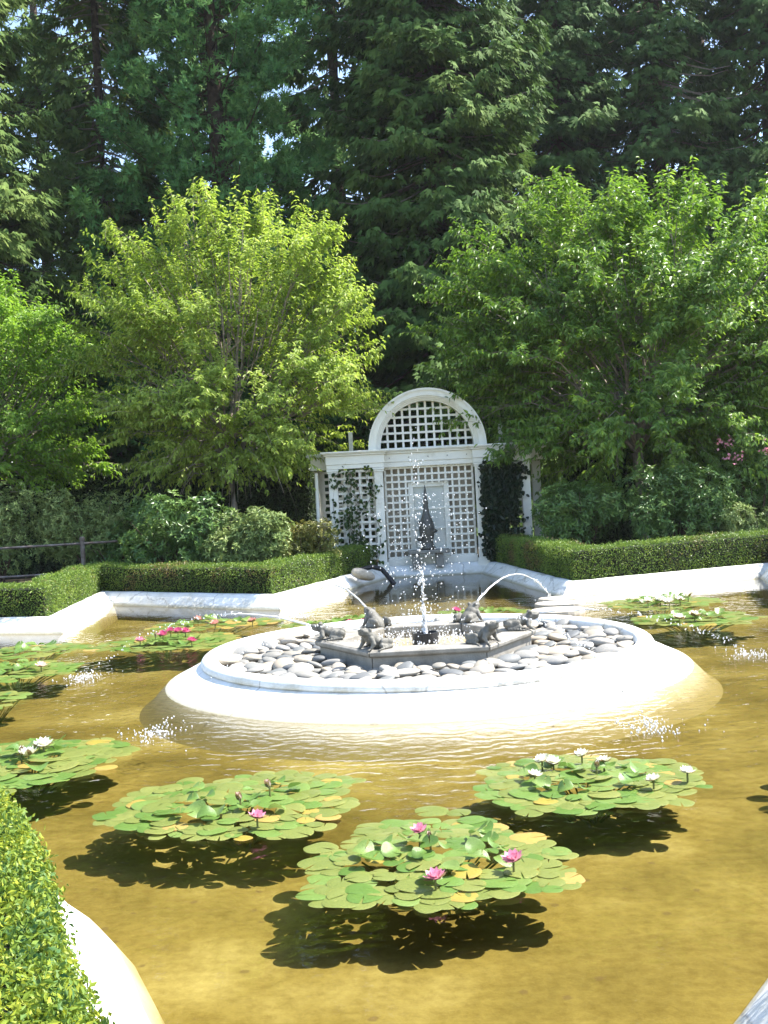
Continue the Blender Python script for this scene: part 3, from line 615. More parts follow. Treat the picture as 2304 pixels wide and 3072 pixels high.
# pale flat stepping stones behind the island
for k, (x, y, z, a, b_, lab) in enumerate([(2.95, 19.35, .06, .36, .20, 'flat pale stepping stone farthest back, touching the right kerb'), (2.82, 18.55, .07, .42, .22, 'flat pale stepping stone second from the kerb'),
        (2.62, 17.55, .08, .44, .24, 'flat pale stepping stone third from the kerb, largest of the row'), (2.30, 16.55, .08, .42, .26, 'flat pale stepping stone nearest the fountain island')]):
    bm = bmesh.new(); n = 22; vs_ = []
    for zz, f in ((-.32, .9), (z - .05, 1.0), (z - .012, 1.0), (z, .95)):
        vs_.append([bm.verts.new((a * f * math.cos(t) * (1 + .06 * math.sin(3 * t + k)), b_ * 1.35 * f * math.sin(t) * (1 + .07 * math.sin(2 * t + 2 * k)), zz)) for t in np.linspace(0, 2 * math.pi, n, endpoint=False)])
    for r0, r1 in zip(vs_[:-1], vs_[1:]):
        for j in range(n): bm.faces.new((r0[j], r0[(j + 1) % n], r1[(j + 1) % n], r1[j]))
    bm.faces.new(vs_[-1]); me = bpy.data.meshes.new('stepping_stone'); bm.to_mesh(me); bm.free(); me.materials.append(M['flat_stone'])
    tag(link('stepping_stone', me, None, (x, y, 0), (0, 0, .1 * k)), lab, 'stepping stone', 'stepping stones behind the island')

# ------------------------------------------------------------------ water lilies
def pad_mesh(k, mat):
    n = 22; g = .05 + .09 * R_.random(); ph = R_.uniform(0, 6.28, 4); V = [(0, 0, 0)]; A = [0]
    rings_ = (.55, .93, 1.0)
    for r in rings_:
        for j in range(n):
            t = g + (2 * math.pi - 2 * g) * j / (n - 1); w = 1 + .035 * math.sin(3 * t + ph[0]) + .02 * math.sin(5 * t + ph[1])
            z = (.012 * math.sin(2 * t + ph[2]) + .02 * math.sin(3 * t + ph[3])) * r * r - (.02 if r > .99 else 0)
            V.append((r * w * math.cos(t), r * w * math.sin(t), z)); A.append(r)
    F = [(0, 1 + j, 2 + j) for j in range(n - 1)]
    for q in range(2):
        b = 1 + q * n; F += [(b + j, b + n + j, b + n + j + 1, b + j + 1) for j in range(n - 1)]
    me = bpy.data.meshes.new('lily_pad'); me.from_pydata(V, [], F); me.update(); me.materials.append(mat)
    a = me.attributes.new('v', 'FLOAT', 'POINT'); a.data.foreach_set('value', np.array(A, np.float32))
    me.polygons.foreach_set('use_smooth', np.ones(len(me.polygons), bool)); return me
PADS = [[pad_mesh(k, m) for k in range(4)] for m in PADM]
def cup_mesh(k, mat): # raised, cupped young leaf
    me = pad_mesh(k, mat)
    for v in me.vertices: v.co.z += .42 * v.co.x ** 2 + .12 * v.co.y ** 2 * (1 if k % 2 else -1.5)
    return me
CUPS = [cup_mesh(k, PADM[0]) for k in range(3)]

def petal_mesh(mat):
    L = [(0, .12, 0), (.35, .30, -.05), (.7, .24, -.02), (1.0, .0, .06)]; V = []; A = []
    for x, w, z in L:
        for s in (-1, 0, 1): V.append((x, s * w, z + (.10 * w if s else 0))); A.append(x)
    F = []
    for i in range(3):
        for s in range(2): F.append((i * 3 + s, i * 3 + s + 1, i * 3 + s + 4, i * 3 + s + 3))
    me = mesh_np('petal', V, np.array(F), mat, A, True); return me
PETALS = {k: petal_mesh(m) for k, m in PETM.items()}
STAM = MB()
for j in range(16):
    a = j * 2.4; r = .05 + .12 * (j % 4) / 4; STAM.tube([(r * .4 * math.cos(a), r * .4 * math.sin(a), 0), (r * math.cos(a), r * math.sin(a), .28)], [.03, .02], 4)
STAM = STAM.mesh('stamens', PETM['yellow'])
stem_me = MB().tube([(0, 0, -1.0), (0, 0, 0)], .09, 6).mesh('stem', PETM['sepal'])
def flower(parent, x, y, z, s, kind, bud=False):
    s *= 1.12
    f = link('stem', stem_me, parent, (x, y, z), (0, 0, 0), (.08, .08, max(.05, z))); f.name = 'flower'
    par = f
    sx = (1 / .08, 1 / .08, 1 / max(.05, z))
    tilt = (R_.normal(0, .16), R_.normal(0, .16))
    base = Matrix.Diagonal((*sx, 1)) @ Euler((tilt[0], tilt[1], 0)).to_matrix().to_4x4()
    def put(name, me, mtx):
        o = bpy.data.objects.new(name, me); COL.objects.link(o); o.parent = par; o.matrix_local = base @ mtx
    a0 = R_.uniform(0, 6)
    layers = [('sepal' if bud else kind, 4, 1.18, 1.0), (kind, 4, 1.32, .95)] if bud else [('sepal', 4, .22, 1.05), (kind, 8, .42, 1.05), (kind, 7, .82, .95), (kind, 5, 1.15, .8)]
    for li, (kd, n, el, ln) in enumerate(layers):
        for j in range(n):
            a = a0 + li * .4 + 2 * math.pi * j / n + R_.normal(0, .06)
            mt = Matrix.Rotation(a, 4, 'Z') @ Matrix.Rotation(-(el + R_.normal(0, .06)), 4, 'Y') @ Matrix.Scale(s * ln, 4)
            put('sepal' if kd == 'sepal' else 'petal', PETALS[kd], Matrix.Translation((0, 0, .0)) @ mt)
    if not bud: put('stamens', STAM, Matrix.Scale(s, 4))

def lily(name_label, cx, cy, rx, ry, npads, pr, fl, seed, yellow=.15, extra=()):
    r = np.random.default_rng(seed)
    root = empty('water_lily', (cx, cy, 0), label=name_label, cat='water lily', group='water lily clumps on the pond')
    P = []; tries = 0
    target = npads
    mind = pr * .98
    while len(P) < target and tries < 6000:
        tries += 1
        if tries % 900 == 0: mind *= .9
        u, v = r.uniform(-1, 1, 2); q = u * u + v * v
        edge = 1 + .10 * math.sin(3 * math.atan2(v, u) + seed) + .07 * math.sin(7 * math.atan2(v, u) + seed * 2)
        if q > edge ** 2: continue
        x, y = u * (rx - pr * .6), v * (ry - pr * .6)
        if all((x - a) ** 2 + (y - b) ** 2 > mind ** 2 for a, b in P): P.append((x, y))
    P += [tuple(q) for q in extra]
    for q in range(2):
        a = r.uniform(0, 6.28); f = r.uniform(.96, 1.03); P.append((rx * f * math.cos(a), ry * f * math.sin(a)))
    P.sort(key=lambda p: -((p[0] / rx) ** 2 + (p[1] / ry) ** 2) + r.normal(0, .12))
    for k, (x, y) in enumerate(P):
        q = math.sqrt((x / rx) ** 2 + (y / ry) ** 2); s = pr * r.uniform(.62, 1.22)
        z = .006 + .05 * (k / len(P)) * (1 - min(q, 1)) + .0012 * (k % 9)
        tx, ty = r.normal(0, .022 + .085 * max(0, .75 - q), 2)
        me = PADS[2 if r.random() < yellow * (.10 + .8 * q) * .6 else (1 if r.random() < .25 + .5 * q else 0)][r.integers(0, 4)]
        rz = r.uniform(0, 6.28)
        if q < .55 and r.random() < .30:
            me = CUPS[r.integers(0, 3)]; z += r.uniform(.01, .045); tx, ty = r.normal(0, .22, 2); s *= .70
        link('lily_pad', me, root, (x, y, z + s * .8 * (abs(tx) + abs(ty)) * .55), (tx, ty, rz), (s, s * r.uniform(.9, 1.05), s))
    b = MB()
    for j in range(26):
        a = r.uniform(0, 6.28); q = math.sqrt(r.random()) * .8; b.tube([(rx * q * math.cos(a), ry * q * math.sin(a), 0), (rx * q * .55 * math.cos(a), ry * q * .55 * math.sin(a), -.13), (.2 * rx * q * math.cos(a + .4), .2 * ry * q * math.sin(a + .4), FLOOR_Z)], [.006, .007, .008], 4)
    b.build('stems', PETM['sepal'], root)
    for (x, y, z, s, kd, bud) in fl: flower(root, x - cx, y - cy, z, s, kd, bud)
    return root

p_, b_, s_ = 'pink', 'blush', .060
lily('nearest lily clump of green pads with three open pink flowers', .19, 6.42, .77, .80, 151, 0.094,
     [(.11, 6.68, .10, .055, 'pink', False), (.17, 6.54, .10, .045, 'blush', True), (.61, 6.13, .085, .066, 'pink', False), (.17, 5.92, .085, .062, 'pink', False)], 3, .14,
     extra=[(.02 - .0, .98), (.20, .92)])
lily('lily clump with one pink flower and pale buds, left of the nearest clump', -1.14, 7.80, .93, .84, 166, 0.094,
     [(-.92, 7.19, .085, .062, 'pink', False), (-1.07, 7.53, .11, .06, 'blush', True), (-.9, 7.81, .11, .06, 'blush', True)], 5, .14)
lily('lily clump with many open white flowers, right of the near pond', 1.33, 7.92, .82, .78, 166, 0.094,
     [(1.06, 8.18, .1, .058, 'white', False), (.96, 7.84, .085, .058, 'white', False), (1.37, 8.28, .1, .058, 'white', False), (1.49, 8.06, .1, .058, 'white', False), (1.73, 7.57, .085, .058, 'white', False),
      (2.0, 7.72, .085, .058, 'white', False), (1.14, 8.16, .085, .06, 'white', False), (1.41, 7.92, .1, .055, 'white', True)], 8, .10)
lily('lily clump with a few white flowers just above the near box hedge', -3.08, 9.40, .82, .90, 130, 0.114,
     [(-3.01, 9.55, .1, .085, 'white', False), (-3.04, 9.24, .1, .085, 'white', False), (-3.12, 9.30, .1, .07, 'white', True)], 13, .16)
lily('small partly seen lily clump at the left edge without flowers', -4.45, 12.4, .42, .52, 26, 0.114, [], 17, .16)
lily('lily clump with one pale pink flower at the left edge', -4.85, 14.5, .82, .78, 94, 0.114, [(-4.46, 14.25, .085, .085, 'blush', False)], 21, .16)
lily('lily clump without flowers behind the pale pink one, by the left kerb', -5.25, 16.35, .85, .72, 87, 0.114, [], 25, .14)
lily('lily clump with a bunch of magenta flowers left of the island', -3.24, 16.55, 1.18, .95, 153, 0.114,
     [(-3.34, 16.47, .12, .085, 'magenta', False), (-3.17, 16.75, .12, .085, 'magenta', False), (-3.09, 16.92, .1, .08, 'magenta', False), (-2.82, 15.89, .09, .085, 'magenta', False),
      (-3.62, 16.2, .09, .085, 'pink', False), (-3.48, 16.62, .09, .06, 'white', True), (-3.3, 16.86, .12, .08, 'magenta', False)], 29, .15)
lily('bronze tinged lily clump with salmon flowers under the left kerb', -2.95, 18.5, 1.15, .72, 130, 0.114,
     [(-3.16, 18.5, .09, .09, 'salmon', False), (-2.78, 17.85, .09, .085, 'salmon', False), (-2.19, 17.9, .09, .085, 'salmon', False)], 33, .40)
lily('lily clump with two small magenta flowers behind the left side of the island', -.75, 17.7, 1.0, .62, 119, 0.106, [(-.61, 17.12, .08, .075, 'magenta', False), (-.4, 17.15, .08, .075, 'magenta', False)], 37, .08)
lily('lily clump with one magenta flower behind the back right frog', 1.5, 18.0, .88, .70, 110, 0.106, [(1.07, 17.9, .085, .085, 'magenta', False)], 41, .08)
lily('lily clump with white flowers under the right kerb', 4.43, 18.2, .98, .85, 130, 0.114,
     [(4.08, 17.67, .1, .095, 'white', False), (4.30, 17.78, .1, .095, 'white', False), (4.36, 17.45, .1, .095, 'white', False), (4.79, 17.94, .12, .095, 'white', False), (4.58, 17.64, .1, .085, 'white', False)], 45, .10)
lily('lily clump with two white flowers right of the island', 4.38, 16.12, .92, .80, 130, 0.114, [(4.0, 15.49, .1, .095, 'white', False), (4.27, 15.7, .1, .095, 'white', False)], 49, .12)
lily('lily clump almost wholly beyond the right edge of the view', 3.48, 8.0, .70, .7, 87, 0.099, [], 53, .12)

# ------------------------------------------------------------------ white lattice arbour
XA = 1.09
arb = empty('arbour', (XA, 26.3, .18), label='white lattice arbour with a round arch and pillars behind the pond', cat='arbour')
def ab(name, *boxes, mat='white_paint', bev=.008):
    b = MB()
    for (x0, x1, y0, y1, z0, z1) in boxes: b.box(x0, x1, y0 - 26.3, y1 - 26.3, z0 - .18, z1 - .18)
    o = b.build(name, M[mat], arb)
    return bevelled(o, bev) if bev else o
WY = 25.98; CYF = 26.22          # front faces of wings / centre
for sx in (-1, 1):
    for xi, nm in ((1.17, 'pillar'), (2.23, 'pillar')):
        x = sx * xi; pz0 = .18
        ab('pillar', (x - .10, x + .10, WY + .04, WY + .24, pz0, 2.46))
        ab('pillar_cap', (x - .125, x + .125, WY + .015, WY + .265, 2.46, 2.50), (x - .14, x + .14, WY, WY + .28, 2.503, 2.555))
        ab('pillar_base', (x - .13, x + .13, WY + .01, WY + .27, pz0 - .02, pz0 + .16))
    xb = sx * 2.62
    ab('pillar', (xb - .10, xb + .10, 27.05, 27.25, .18, 2.55), mat='white_paint')
    # wing entablature, fascia and cornice
    x0, x1 = sorted((sx * 1.03, sx * 2.37))
    ab('entablature', (x0, x1, WY + .02, WY + .30, 2.56, 2.66), (x0 - .012, x1 + .012, WY, WY + .31, 2.662, 2.86))
    ab('cornice', (x0 - .05, x1 + .05, WY - .05, WY + .34, 2.862, 2.90), (x0 - .09, x1 + .09, WY - .09, WY + .36, 2.902, 2.925), (x0 - .12, x1 + .12, WY - .12, WY + .40, 2.927, 2.965))
    x0, x1 = sorted((sx * 2.20, sx * 2.76))
    ab('side_entablature', (x0, x1, 26.45, 27.30, 2.56, 2.84)); ab('side_cornice', (x0 - .06, x1 + .06, 26.42, 27.36, 2.842, 2.88), (x0 - .10, x1 + .10, 26.40, 27.40, 2.882, 2.95))
ab('entablature', (-1.05, 1.05, CYF + .02, CYF + .26, 2.545, 2.66), (-1.05, 1.05, CYF, CYF + .27, 2.662, 2.86))
ab('cornice', (-1.08, 1.08, CYF - .05, CYF + .28, 2.862, 2.90), (-1.08, 1.08, CYF - .08, CYF + .30, 2.902, 2.925), (-1.08, 1.08, CYF - .11, CYF + .42, 2.927, 2.965))
for x in np.linspace(-.9, .9, 5): b = MB(); b.tube([(x, CYF - 26.3 - .012, 2.76 - .18), (x, CYF - 26.3 + .01, 2.76 - .18)], .014, 8); b.build('bolt_head', M['grey_conc'], arb)
def lattice(x0, x1, z0, z1, y, nx, nz, w=.045, t=.018, skip=None, circ=None):
    for i in range(nx + 1):
        x = x0 + (x1 - x0) * i / nx; zz = [(z0, z1)]
        if circ:
            if abs(x) > circ - .02: continue
            zz = [(z0, z0 + math.sqrt(circ ** 2 - x * x))]
        if skip and skip[0] < x < skip[1]: zz = [(skip[3], z1)] if z1 > skip[3] + .05 else []
        for a, c in zz: ab('lattice_slat', (x - w / 2, x + w / 2, y, y + t, a, c), bev=0)
    for i in range(nz + 1):
        z = z0 + (z1 - z0) * i / nz; xx = [(x0, x1)]
        if circ:
            if z - z0 > circ - .03: continue
            h = math.sqrt(circ ** 2 - (z - z0) ** 2); xx = [(-h, h)]
        if skip and z < skip[3]: xx = [(x0, skip[0]), (skip[1], x1)]
        for a, c in xx: ab('lattice_slat', (a, c, y - t - .001, y - .001, z - w / 2, z + w / 2), bev=0)
lattice(-1.02, 1.02, .42, 2.52, CYF + .14, 13, 13, skip=(-.47, .43, 0, 2.13))
ab('bottom_rail', (-1.05, 1.05, CYF + .09, CYF + .19, .16, .40))
ab('back_panel', (-1.08, 1.08, CYF + .42, CYF + .46, .1, 2.9), mat='beige_wall', bev=0)
# door in the middle of the back panel
ab('door_frame', (-.50, -.38, CYF + .20, CYF + .32, .40, 2.16), (.34, .46, CYF + .20, CYF + .32, .40, 2.16), (-.38, .34, CYF + .20, CYF + .32, 2.05, 2.16), (-.38, .34, CYF + .20, CYF + .32, .40, .62))
ab('door_pane', (-.38, .34, CYF + .27, CYF + .285, .62, 2.05), mat='teal_glass', bev=0)
ab('door_bar', (-.38, .34, CYF + .24, CYF + .268, 1.05, 1.09), (-.38, .34, CYF + .24, CYF + .268, 1.52, 1.56), bev=0)
for sx in (-1, 1):
    x0, x1 = sorted((sx * 1.25, sx * 2.15))
    lattice(x0, x1, .45, 2.50, WY + .13, 5, 12, w=.05)
    if sx < 0: lattice(-2.5, -1.15, .45, 2.5, 26.9, 9, 13, w=.06)
    if sx < 0: ab('side_panel', (sx * 2.62 - .03, sx * 2.62 + .03, 26.2, 27.05, .2, 2.5), bev=0)
# semicircular arch
ZC = 2.97
def archband(name, r0, r1, y0, y1, n=48):
    V = []; F = []
    for i in range(n + 1):
        a = math.pi * i / n
        for r, y in ((r0, y0), (r1, y0), (r1, y1), (r0, y1)): V.append((r * math.cos(a), y - 26.3, ZC + r * math.sin(a) - .18))
    for i in range(n):
        for q in range(4): F.append((i * 4 + q, i * 4 + (q + 1) % 4, i * 4 + 4 + (q + 1) % 4, i * 4 + 4 + q))
    F.append((3, 2, 1, 0)); F.append((n * 4, n * 4 + 1, n * 4 + 2, n * 4 + 3)); link(name, mesh_np(name, V, F, M['white_paint']), arb)
archband('arch_band', 1.20, 1.33, CYF - .10, CYF + .50); archband('arch_moulding', 1.165, 1.199, CYF - .06, CYF + .46); archband('arch_moulding', 1.13, 1.164, CYF - .02, CYF + .44)
archband('arch_moulding', 1.09, 1.129, CYF + .03, CYF + .42); archband('arch_trim', 1.325, 1.375, CYF - .13, CYF - .101)
lattice(-1.10, 1.10, ZC + .0, ZC + 1.1, CYF + .22, 12, 6, w=.05, circ=1.10)
for sx in (-1, 1): ab('rear_post', (sx * 1.80 - .05, sx * 1.80 + .05, 27.0, 27.1, 2.9, 3.45))
# dark statue fountain on a stone bench before the door
st = empty('statue', (XA - .12, 26.02, .18), label='dark spiked statue on a bench like pedestal before the lattice door', cat='statue')
MB().lathe([(.16, .42), (.19, .46), (.15, .50), (.13, .60), (.17, .75), (.185, .90), (.17, 1.02), (.12, 1.15), (.075, 1.28), (.055, 1.45), (.065, 1.50), (.04, 1.60), (.03, 1.78), (.004, 1.92)], 20).build('body', M['bronze'], st, smooth=True)
b = MB(); b.lathe([(.05, .80), (.10, .84), (.05, .88)], 10, c=(.16, -.03)); b.lathe([(.05, 1.0), (.09, 1.04), (.04, 1.09)], 10, c=(-.13, -.03)); b.lathe([(.05, .62), (.09, .67), (.05, .72)], 10, c=(-.16, -.02)); b.build('carved_fins', M['bronze'], st, smooth=True)
bevelled(MB().box(-.46, .50, -.20, .20, .33, .415).build('bench_slab', M['grey_conc'], st), .02)
for x in (-.28, .26): bevelled(MB().box(x - .09, x + .09, -.14, .14, 0, .329).build('bench_leg', M['grey_conc'], st), .02)

# hose over the kerb beside the arbour and a grey sack-like rock
h = MB(); h.tube([(-.72, 24.3, .27), (-.55, 24.55, .33), (-.32, 24.75, .36), (-.12, 24.7, .30), (.02, 24.6, .14), (.12, 24.5, .0), (.2, 24.4, -.1)], .055, 8); tag(h.build('hose', M['black'], None, smooth=True), 'thick dark hose bent over the kerb left of the arbour', 'hose')
rk = link('kerb_rock', stone_meshes[1], None, (-.55, 24.0, .27), (0, .3, .9), (.34, .15, .12)); rk.data = rk.data.copy(); rk.data.materials.clear(); rk.data.materials.append(M['flat_stone'])
tag(rk, 'grey lumpy rock lying on the kerb beside the dark hose', 'rock')

# pipe railing at far left
rl = empty('pipe_railing', (-6.50, 24.1, .2), label='rusty metal pipe railing with one post behind the left hedge', cat='railing')
MB().tube([(0, 0, 0), (0, 0, 1.10)], .05, 10).lathe([(.05, 1.10), (.062, 1.11), (.062, 1.16), (.03, 1.18)], 10).build('post', M['pipe'], rl)
for z in (1.02, .40):
    MB().tube([(-6, -.3, z - .03), (.75, .03, z + .02)], .026, 8).build('rail', M['pipe'], rl, smooth=True)
MB().tube([(-3.4, -.17, 0), (-3.4, -.17, 1.06)], .05, 10).build('post', M['pipe'], rl)

# ------------------------------------------------------------------ climbing vines on the arbour
def vine(label, x0, x1, z0, z1, y, n, mat, dens, seed, ln=.10):
    r = np.random.default_rng(seed); root = empty('climbing_vine', ((x0 + x1) / 2, y, z0), label=label, cat='vine'); off = np.array([(x0 + x1) / 2, y, z0])
    P = []
    b = MB()
    for k in range(n):
        x = r.uniform(x0, x1); z = z0; path = []
        while z < z1:
            path.append((x, y - .03 + r.normal(0, .015), z)); z += .15; x = min(max(x + r.normal(0, .07), x0), x1)
        path = np.array(path); b.tube(path - off, .008, 4)
        for q in path:
            m = r.poisson(dens * (.5 + .9 * ((q[2] - z0) / (z1 - z0)) if dens < 10 else dens) if False else dens)
            P.append(q + r.normal(0, 1, (m, 3)) * [.07, .035, .08] - [0, .05, 0])
    b.build('vine_stems', M['cherry_bark'], root); P = np.concatenate(P)
    if mat == 'ivy': P = P[~((P[:, 0] > (x0 + x1) / 2 - .1) & (P[:, 2] < 1.35) & (r.random(len(P)) < .75))]
    nn = len(P)
    d = nrm(r.normal(0, .5, (nn, 3)) + [0, -.25, -.7]); up = nrm(r.normal(0, .35, (nn, 3)) + [0, -1, .3])
    V, F, A = leaves6(P - off, d, r.uniform(.6, 1.2, nn) * ln, r.uniform(.6, 1.1, nn) * ln * .85, up); link('leaves', mesh_np('leaves', V, F, M[mat], A), root)
vine('light green climbing vine on the left lattice bay', XA - 2.25, XA - 1.2, .4, 2.5, 26.05, 7, 'vine', 3, 61, .10)
vine('dense dark climbing vine covering the right lattice bay', XA + 1.28, XA + 2.12, .45, 2.52, 25.98, 20, 'ivy', 13, 62, .13)

# ------------------------------------------------------------------ trees
def limb_path(p, d, L, n=6, up=.1, wig=.06):
    q = [np.array(p, float)]; d = np.array(d, float)
    for i in range(n):
        d = d + R_.normal(0, wig, 3) + [0, 0, up / n]; d /= np.linalg.norm(d); q.append(q[-1] + d * L / n)
    return np.array(q), d
def cherry(label, x, y, z0, fork, crown, nlimb, mat, leaf_ln, per_twig, twig_n, seed, group, extra_shoots=22, zclip=2.9):
    """vase shaped cherry: trunk, limbs, twigs carrying drooping leaves. crown=(cx,cz,rx,ry,rz)"""
    global R_
    R_ = np.random.default_rng(seed)
    root = empty('cherry_tree', (x, y, z0), label=label, cat='tree', group=group); off = np.array([x, y, z0], float)
    cx, cz, rx, ry, rz = crown
    tr = MB(); top = np.array([x + R_.normal(0, .08), y, fork]); tr.tube(np.array([(x, y, z0), (x + .03, y, (z0 + fork) / 2), top]) - off, [.17, .14, .135], 9); tr.build('trunk', M['cherry_bark'], root, smooth=True)
    lb = MB(); LP, LD, Tip = [], [], []
    def inside(p, f=1.0):
        e = ((p[0] - cx) / rx) ** 2 + ((p[1] - y) / ry) ** 2 + ((p[2] - cz) / rz) ** 2
        return e < f
    segs = []
    for k in range(nlimb):
        a = 2 * math.pi * (k + R_.uniform(-.3, .3)) / nlimb * 1.0; tgt = np.array([cx + rx * .80 * math.cos(a * 1.0) * R_.uniform(.35, 1), y + ry * .80 * math.sin(a) * R_.uniform(.4, 1), cz + rz * R_.uniform(-.45, .85)])
        v = tgt - top; L = np.linalg.norm(v); d = nrm(v + [0, 0, L * .25]); pa, de = limb_path(top, d, L, 8, up=-.35, wig=.07)
        lb.tube(pa - off, list(np.linspace(.052, .010, 9)), 6); segs.append(pa)
    for pa in list(segs):
        for j in range(9):
            i = R_.integers(2, 8); p = pa[i]; d = nrm(R_.normal(0, .75, 3) + nrm(pa[i] - pa[i - 1]) * .8 + nrm(p - [cx, y, cz - rz * .4]) * .5)
            q, de = limb_path(p, d, R_.uniform(.7, 1.6), 5, up=.25, wig=.10); lb.tube(q - off, list(np.linspace(.020, .006, 6)), 4); segs.append(q)
    lb.build('limbs', M['cherry_bark'], root)
    S = np.concatenate([s[2:] for s in segs]); tw = MB(); P, D, UPV, SZ = [], [], [], []
    ns = max(40, twig_n // 25); cs = rdir(ns); cs /= (np.abs(cs) ** 2.4).sum(1, keepdims=True) ** (1 / 2.4)
    endp = cs * R_.uniform(.82, 1.17, (ns, 1)); stp = endp * R_.uniform(.30, .55, (ns, 1)); stp[:, 2] -= .22
    si = R_.integers(0, ns, twig_n); tq = R_.random(twig_n) ** .75
    e = stp[si] * (1 - tq[:, None]) + endp[si] * tq[:, None]; e[:, 2] += .10 * np.sin(tq * math.pi)
    base = e * [rx, ry, rz] + [cx, y, cz] + R_.normal(0, 1, (twig_n, 3)) * np.array([.30, .30, .16]) * (1.15 - .92 * tq)[:, None]
    for a_, b_ in zip(stp, endp):
        q = np.array([a_ * (1 - t) + b_ * t + [0, 0, .10 * math.sin(t * math.pi)] for t in (0, .35, .7, 1)]) * [rx, ry, rz] + [cx, y, cz]
        tw.tube(q - off, [.022, .014, .008, .003], 4, caps=False)
    base = base[base[:, 2] > zclip + R_.normal(0, .18, len(base))]
    shoots = []
    for _ in range(extra_shoots):
        a = R_.uniform(.10, math.pi - .10); b_ = R_.uniform(-.7, .7); dirn = np.array([math.cos(a), b_, math.sin(a)]); dirn /= np.linalg.norm(dirn)
        shoots.append(np.array([cx, y, cz]) + dirn * [rx, ry, rz] * .93)
    nb = len(base); base = np.concatenate([base, np.array(shoots)])
    for i, p in enumerate(base):
        out = nrm(p - [cx, y, cz - rz * .55]); isS = i >= nb
        L = R_.uniform(.7, 1.3) if isS else R_.uniform(.35, .8)
        d = nrm(out * (1.1 if not isS else .8) + R_.normal(0, .35 if not isS else .12, 3) + [0, 0, .12 if not isS else .75])
        t = np.linspace(0, 1, 4); q = p + d * (t * L)[:, None] + np.array([0, 0, -1]) * ((t ** 2) * L * (.18 if not isS else .0))[:, None]
        if R_.random() < .5 or isS: tw.tube(q - off, [.008, .004, .003, .002], 3, caps=False)
        n = per_twig + (8 if isS else 0); tt = np.sort(R_.uniform(.05, 1.0, n)); pp = p + d * (tt * L)[:, None] + np.array([0, 0, -1]) * ((tt ** 2) * L * (.18 if not isS else 0))[:, None]
        ph = np.arange(n) * 2.4 + R_.uniform(0, 6); s1 = nrm(np.cross(d, [0.1, .05, 1])); s2 = np.cross(s1, d)
        ld = s1 * np.cos(ph)[:, None] * .9 + s2 * np.sin(ph)[:, None] * .55 + d * .50 + np.array([0, 0, -.62]) + R_.normal(0, .16, (n, 3))
        P.append(pp); D.append(ld); UPV.append(nrm(out * .75 + np.array([0, 0, .75]) + R_.normal(0, .35, (n, 3)))); SZ.append(R_.uniform(.7, 1.2, n) * (1.1 if isS else 1) * (1 - .35 * tt))
    tw.build('twigs', M['cherry_bark'], root)
    P, D, UPV, SZ = map(np.concatenate, (P, D, UPV, SZ))
    V, F, A = leaves6(P - off, D, leaf_ln * SZ, leaf_ln * .42 * SZ, UPV, fold=.15, bend=.22)
    tag(link('crown', mesh_np('crown', V, F, M[mat], A), root), kind='stuff')
cherry('yellow green cherry tree standing left of the arbour', -3.6, 26.9, .2, 2.75, (-3.40, 5.3, 3.2, 2.2, 3.5), 13, 'cherry_l', .165, 13, 4000, 71, 'cherry trees in front of the conifers', 58, 2.75)
cherry('broad glossy green cherry tree standing right of the arbour', 6.2, 26.9, .2, 2.6, (6.35, 5.25, 4.5, 2.9, 3.5), 16, 'cherry_r', .19, 13, 7400, 72, 'cherry trees in front of the conifers', 80, 2.0)
cherry('bright green cherry tree cut off by the left edge', -10.1, 27.8, .2, 2.2, (-9.9, 4.45, 3.05, 2.0, 2.75), 11, 'cherry_f', .17, 13, 2800, 73, 'cherry trees in front of the conifers', 20, 2.7)

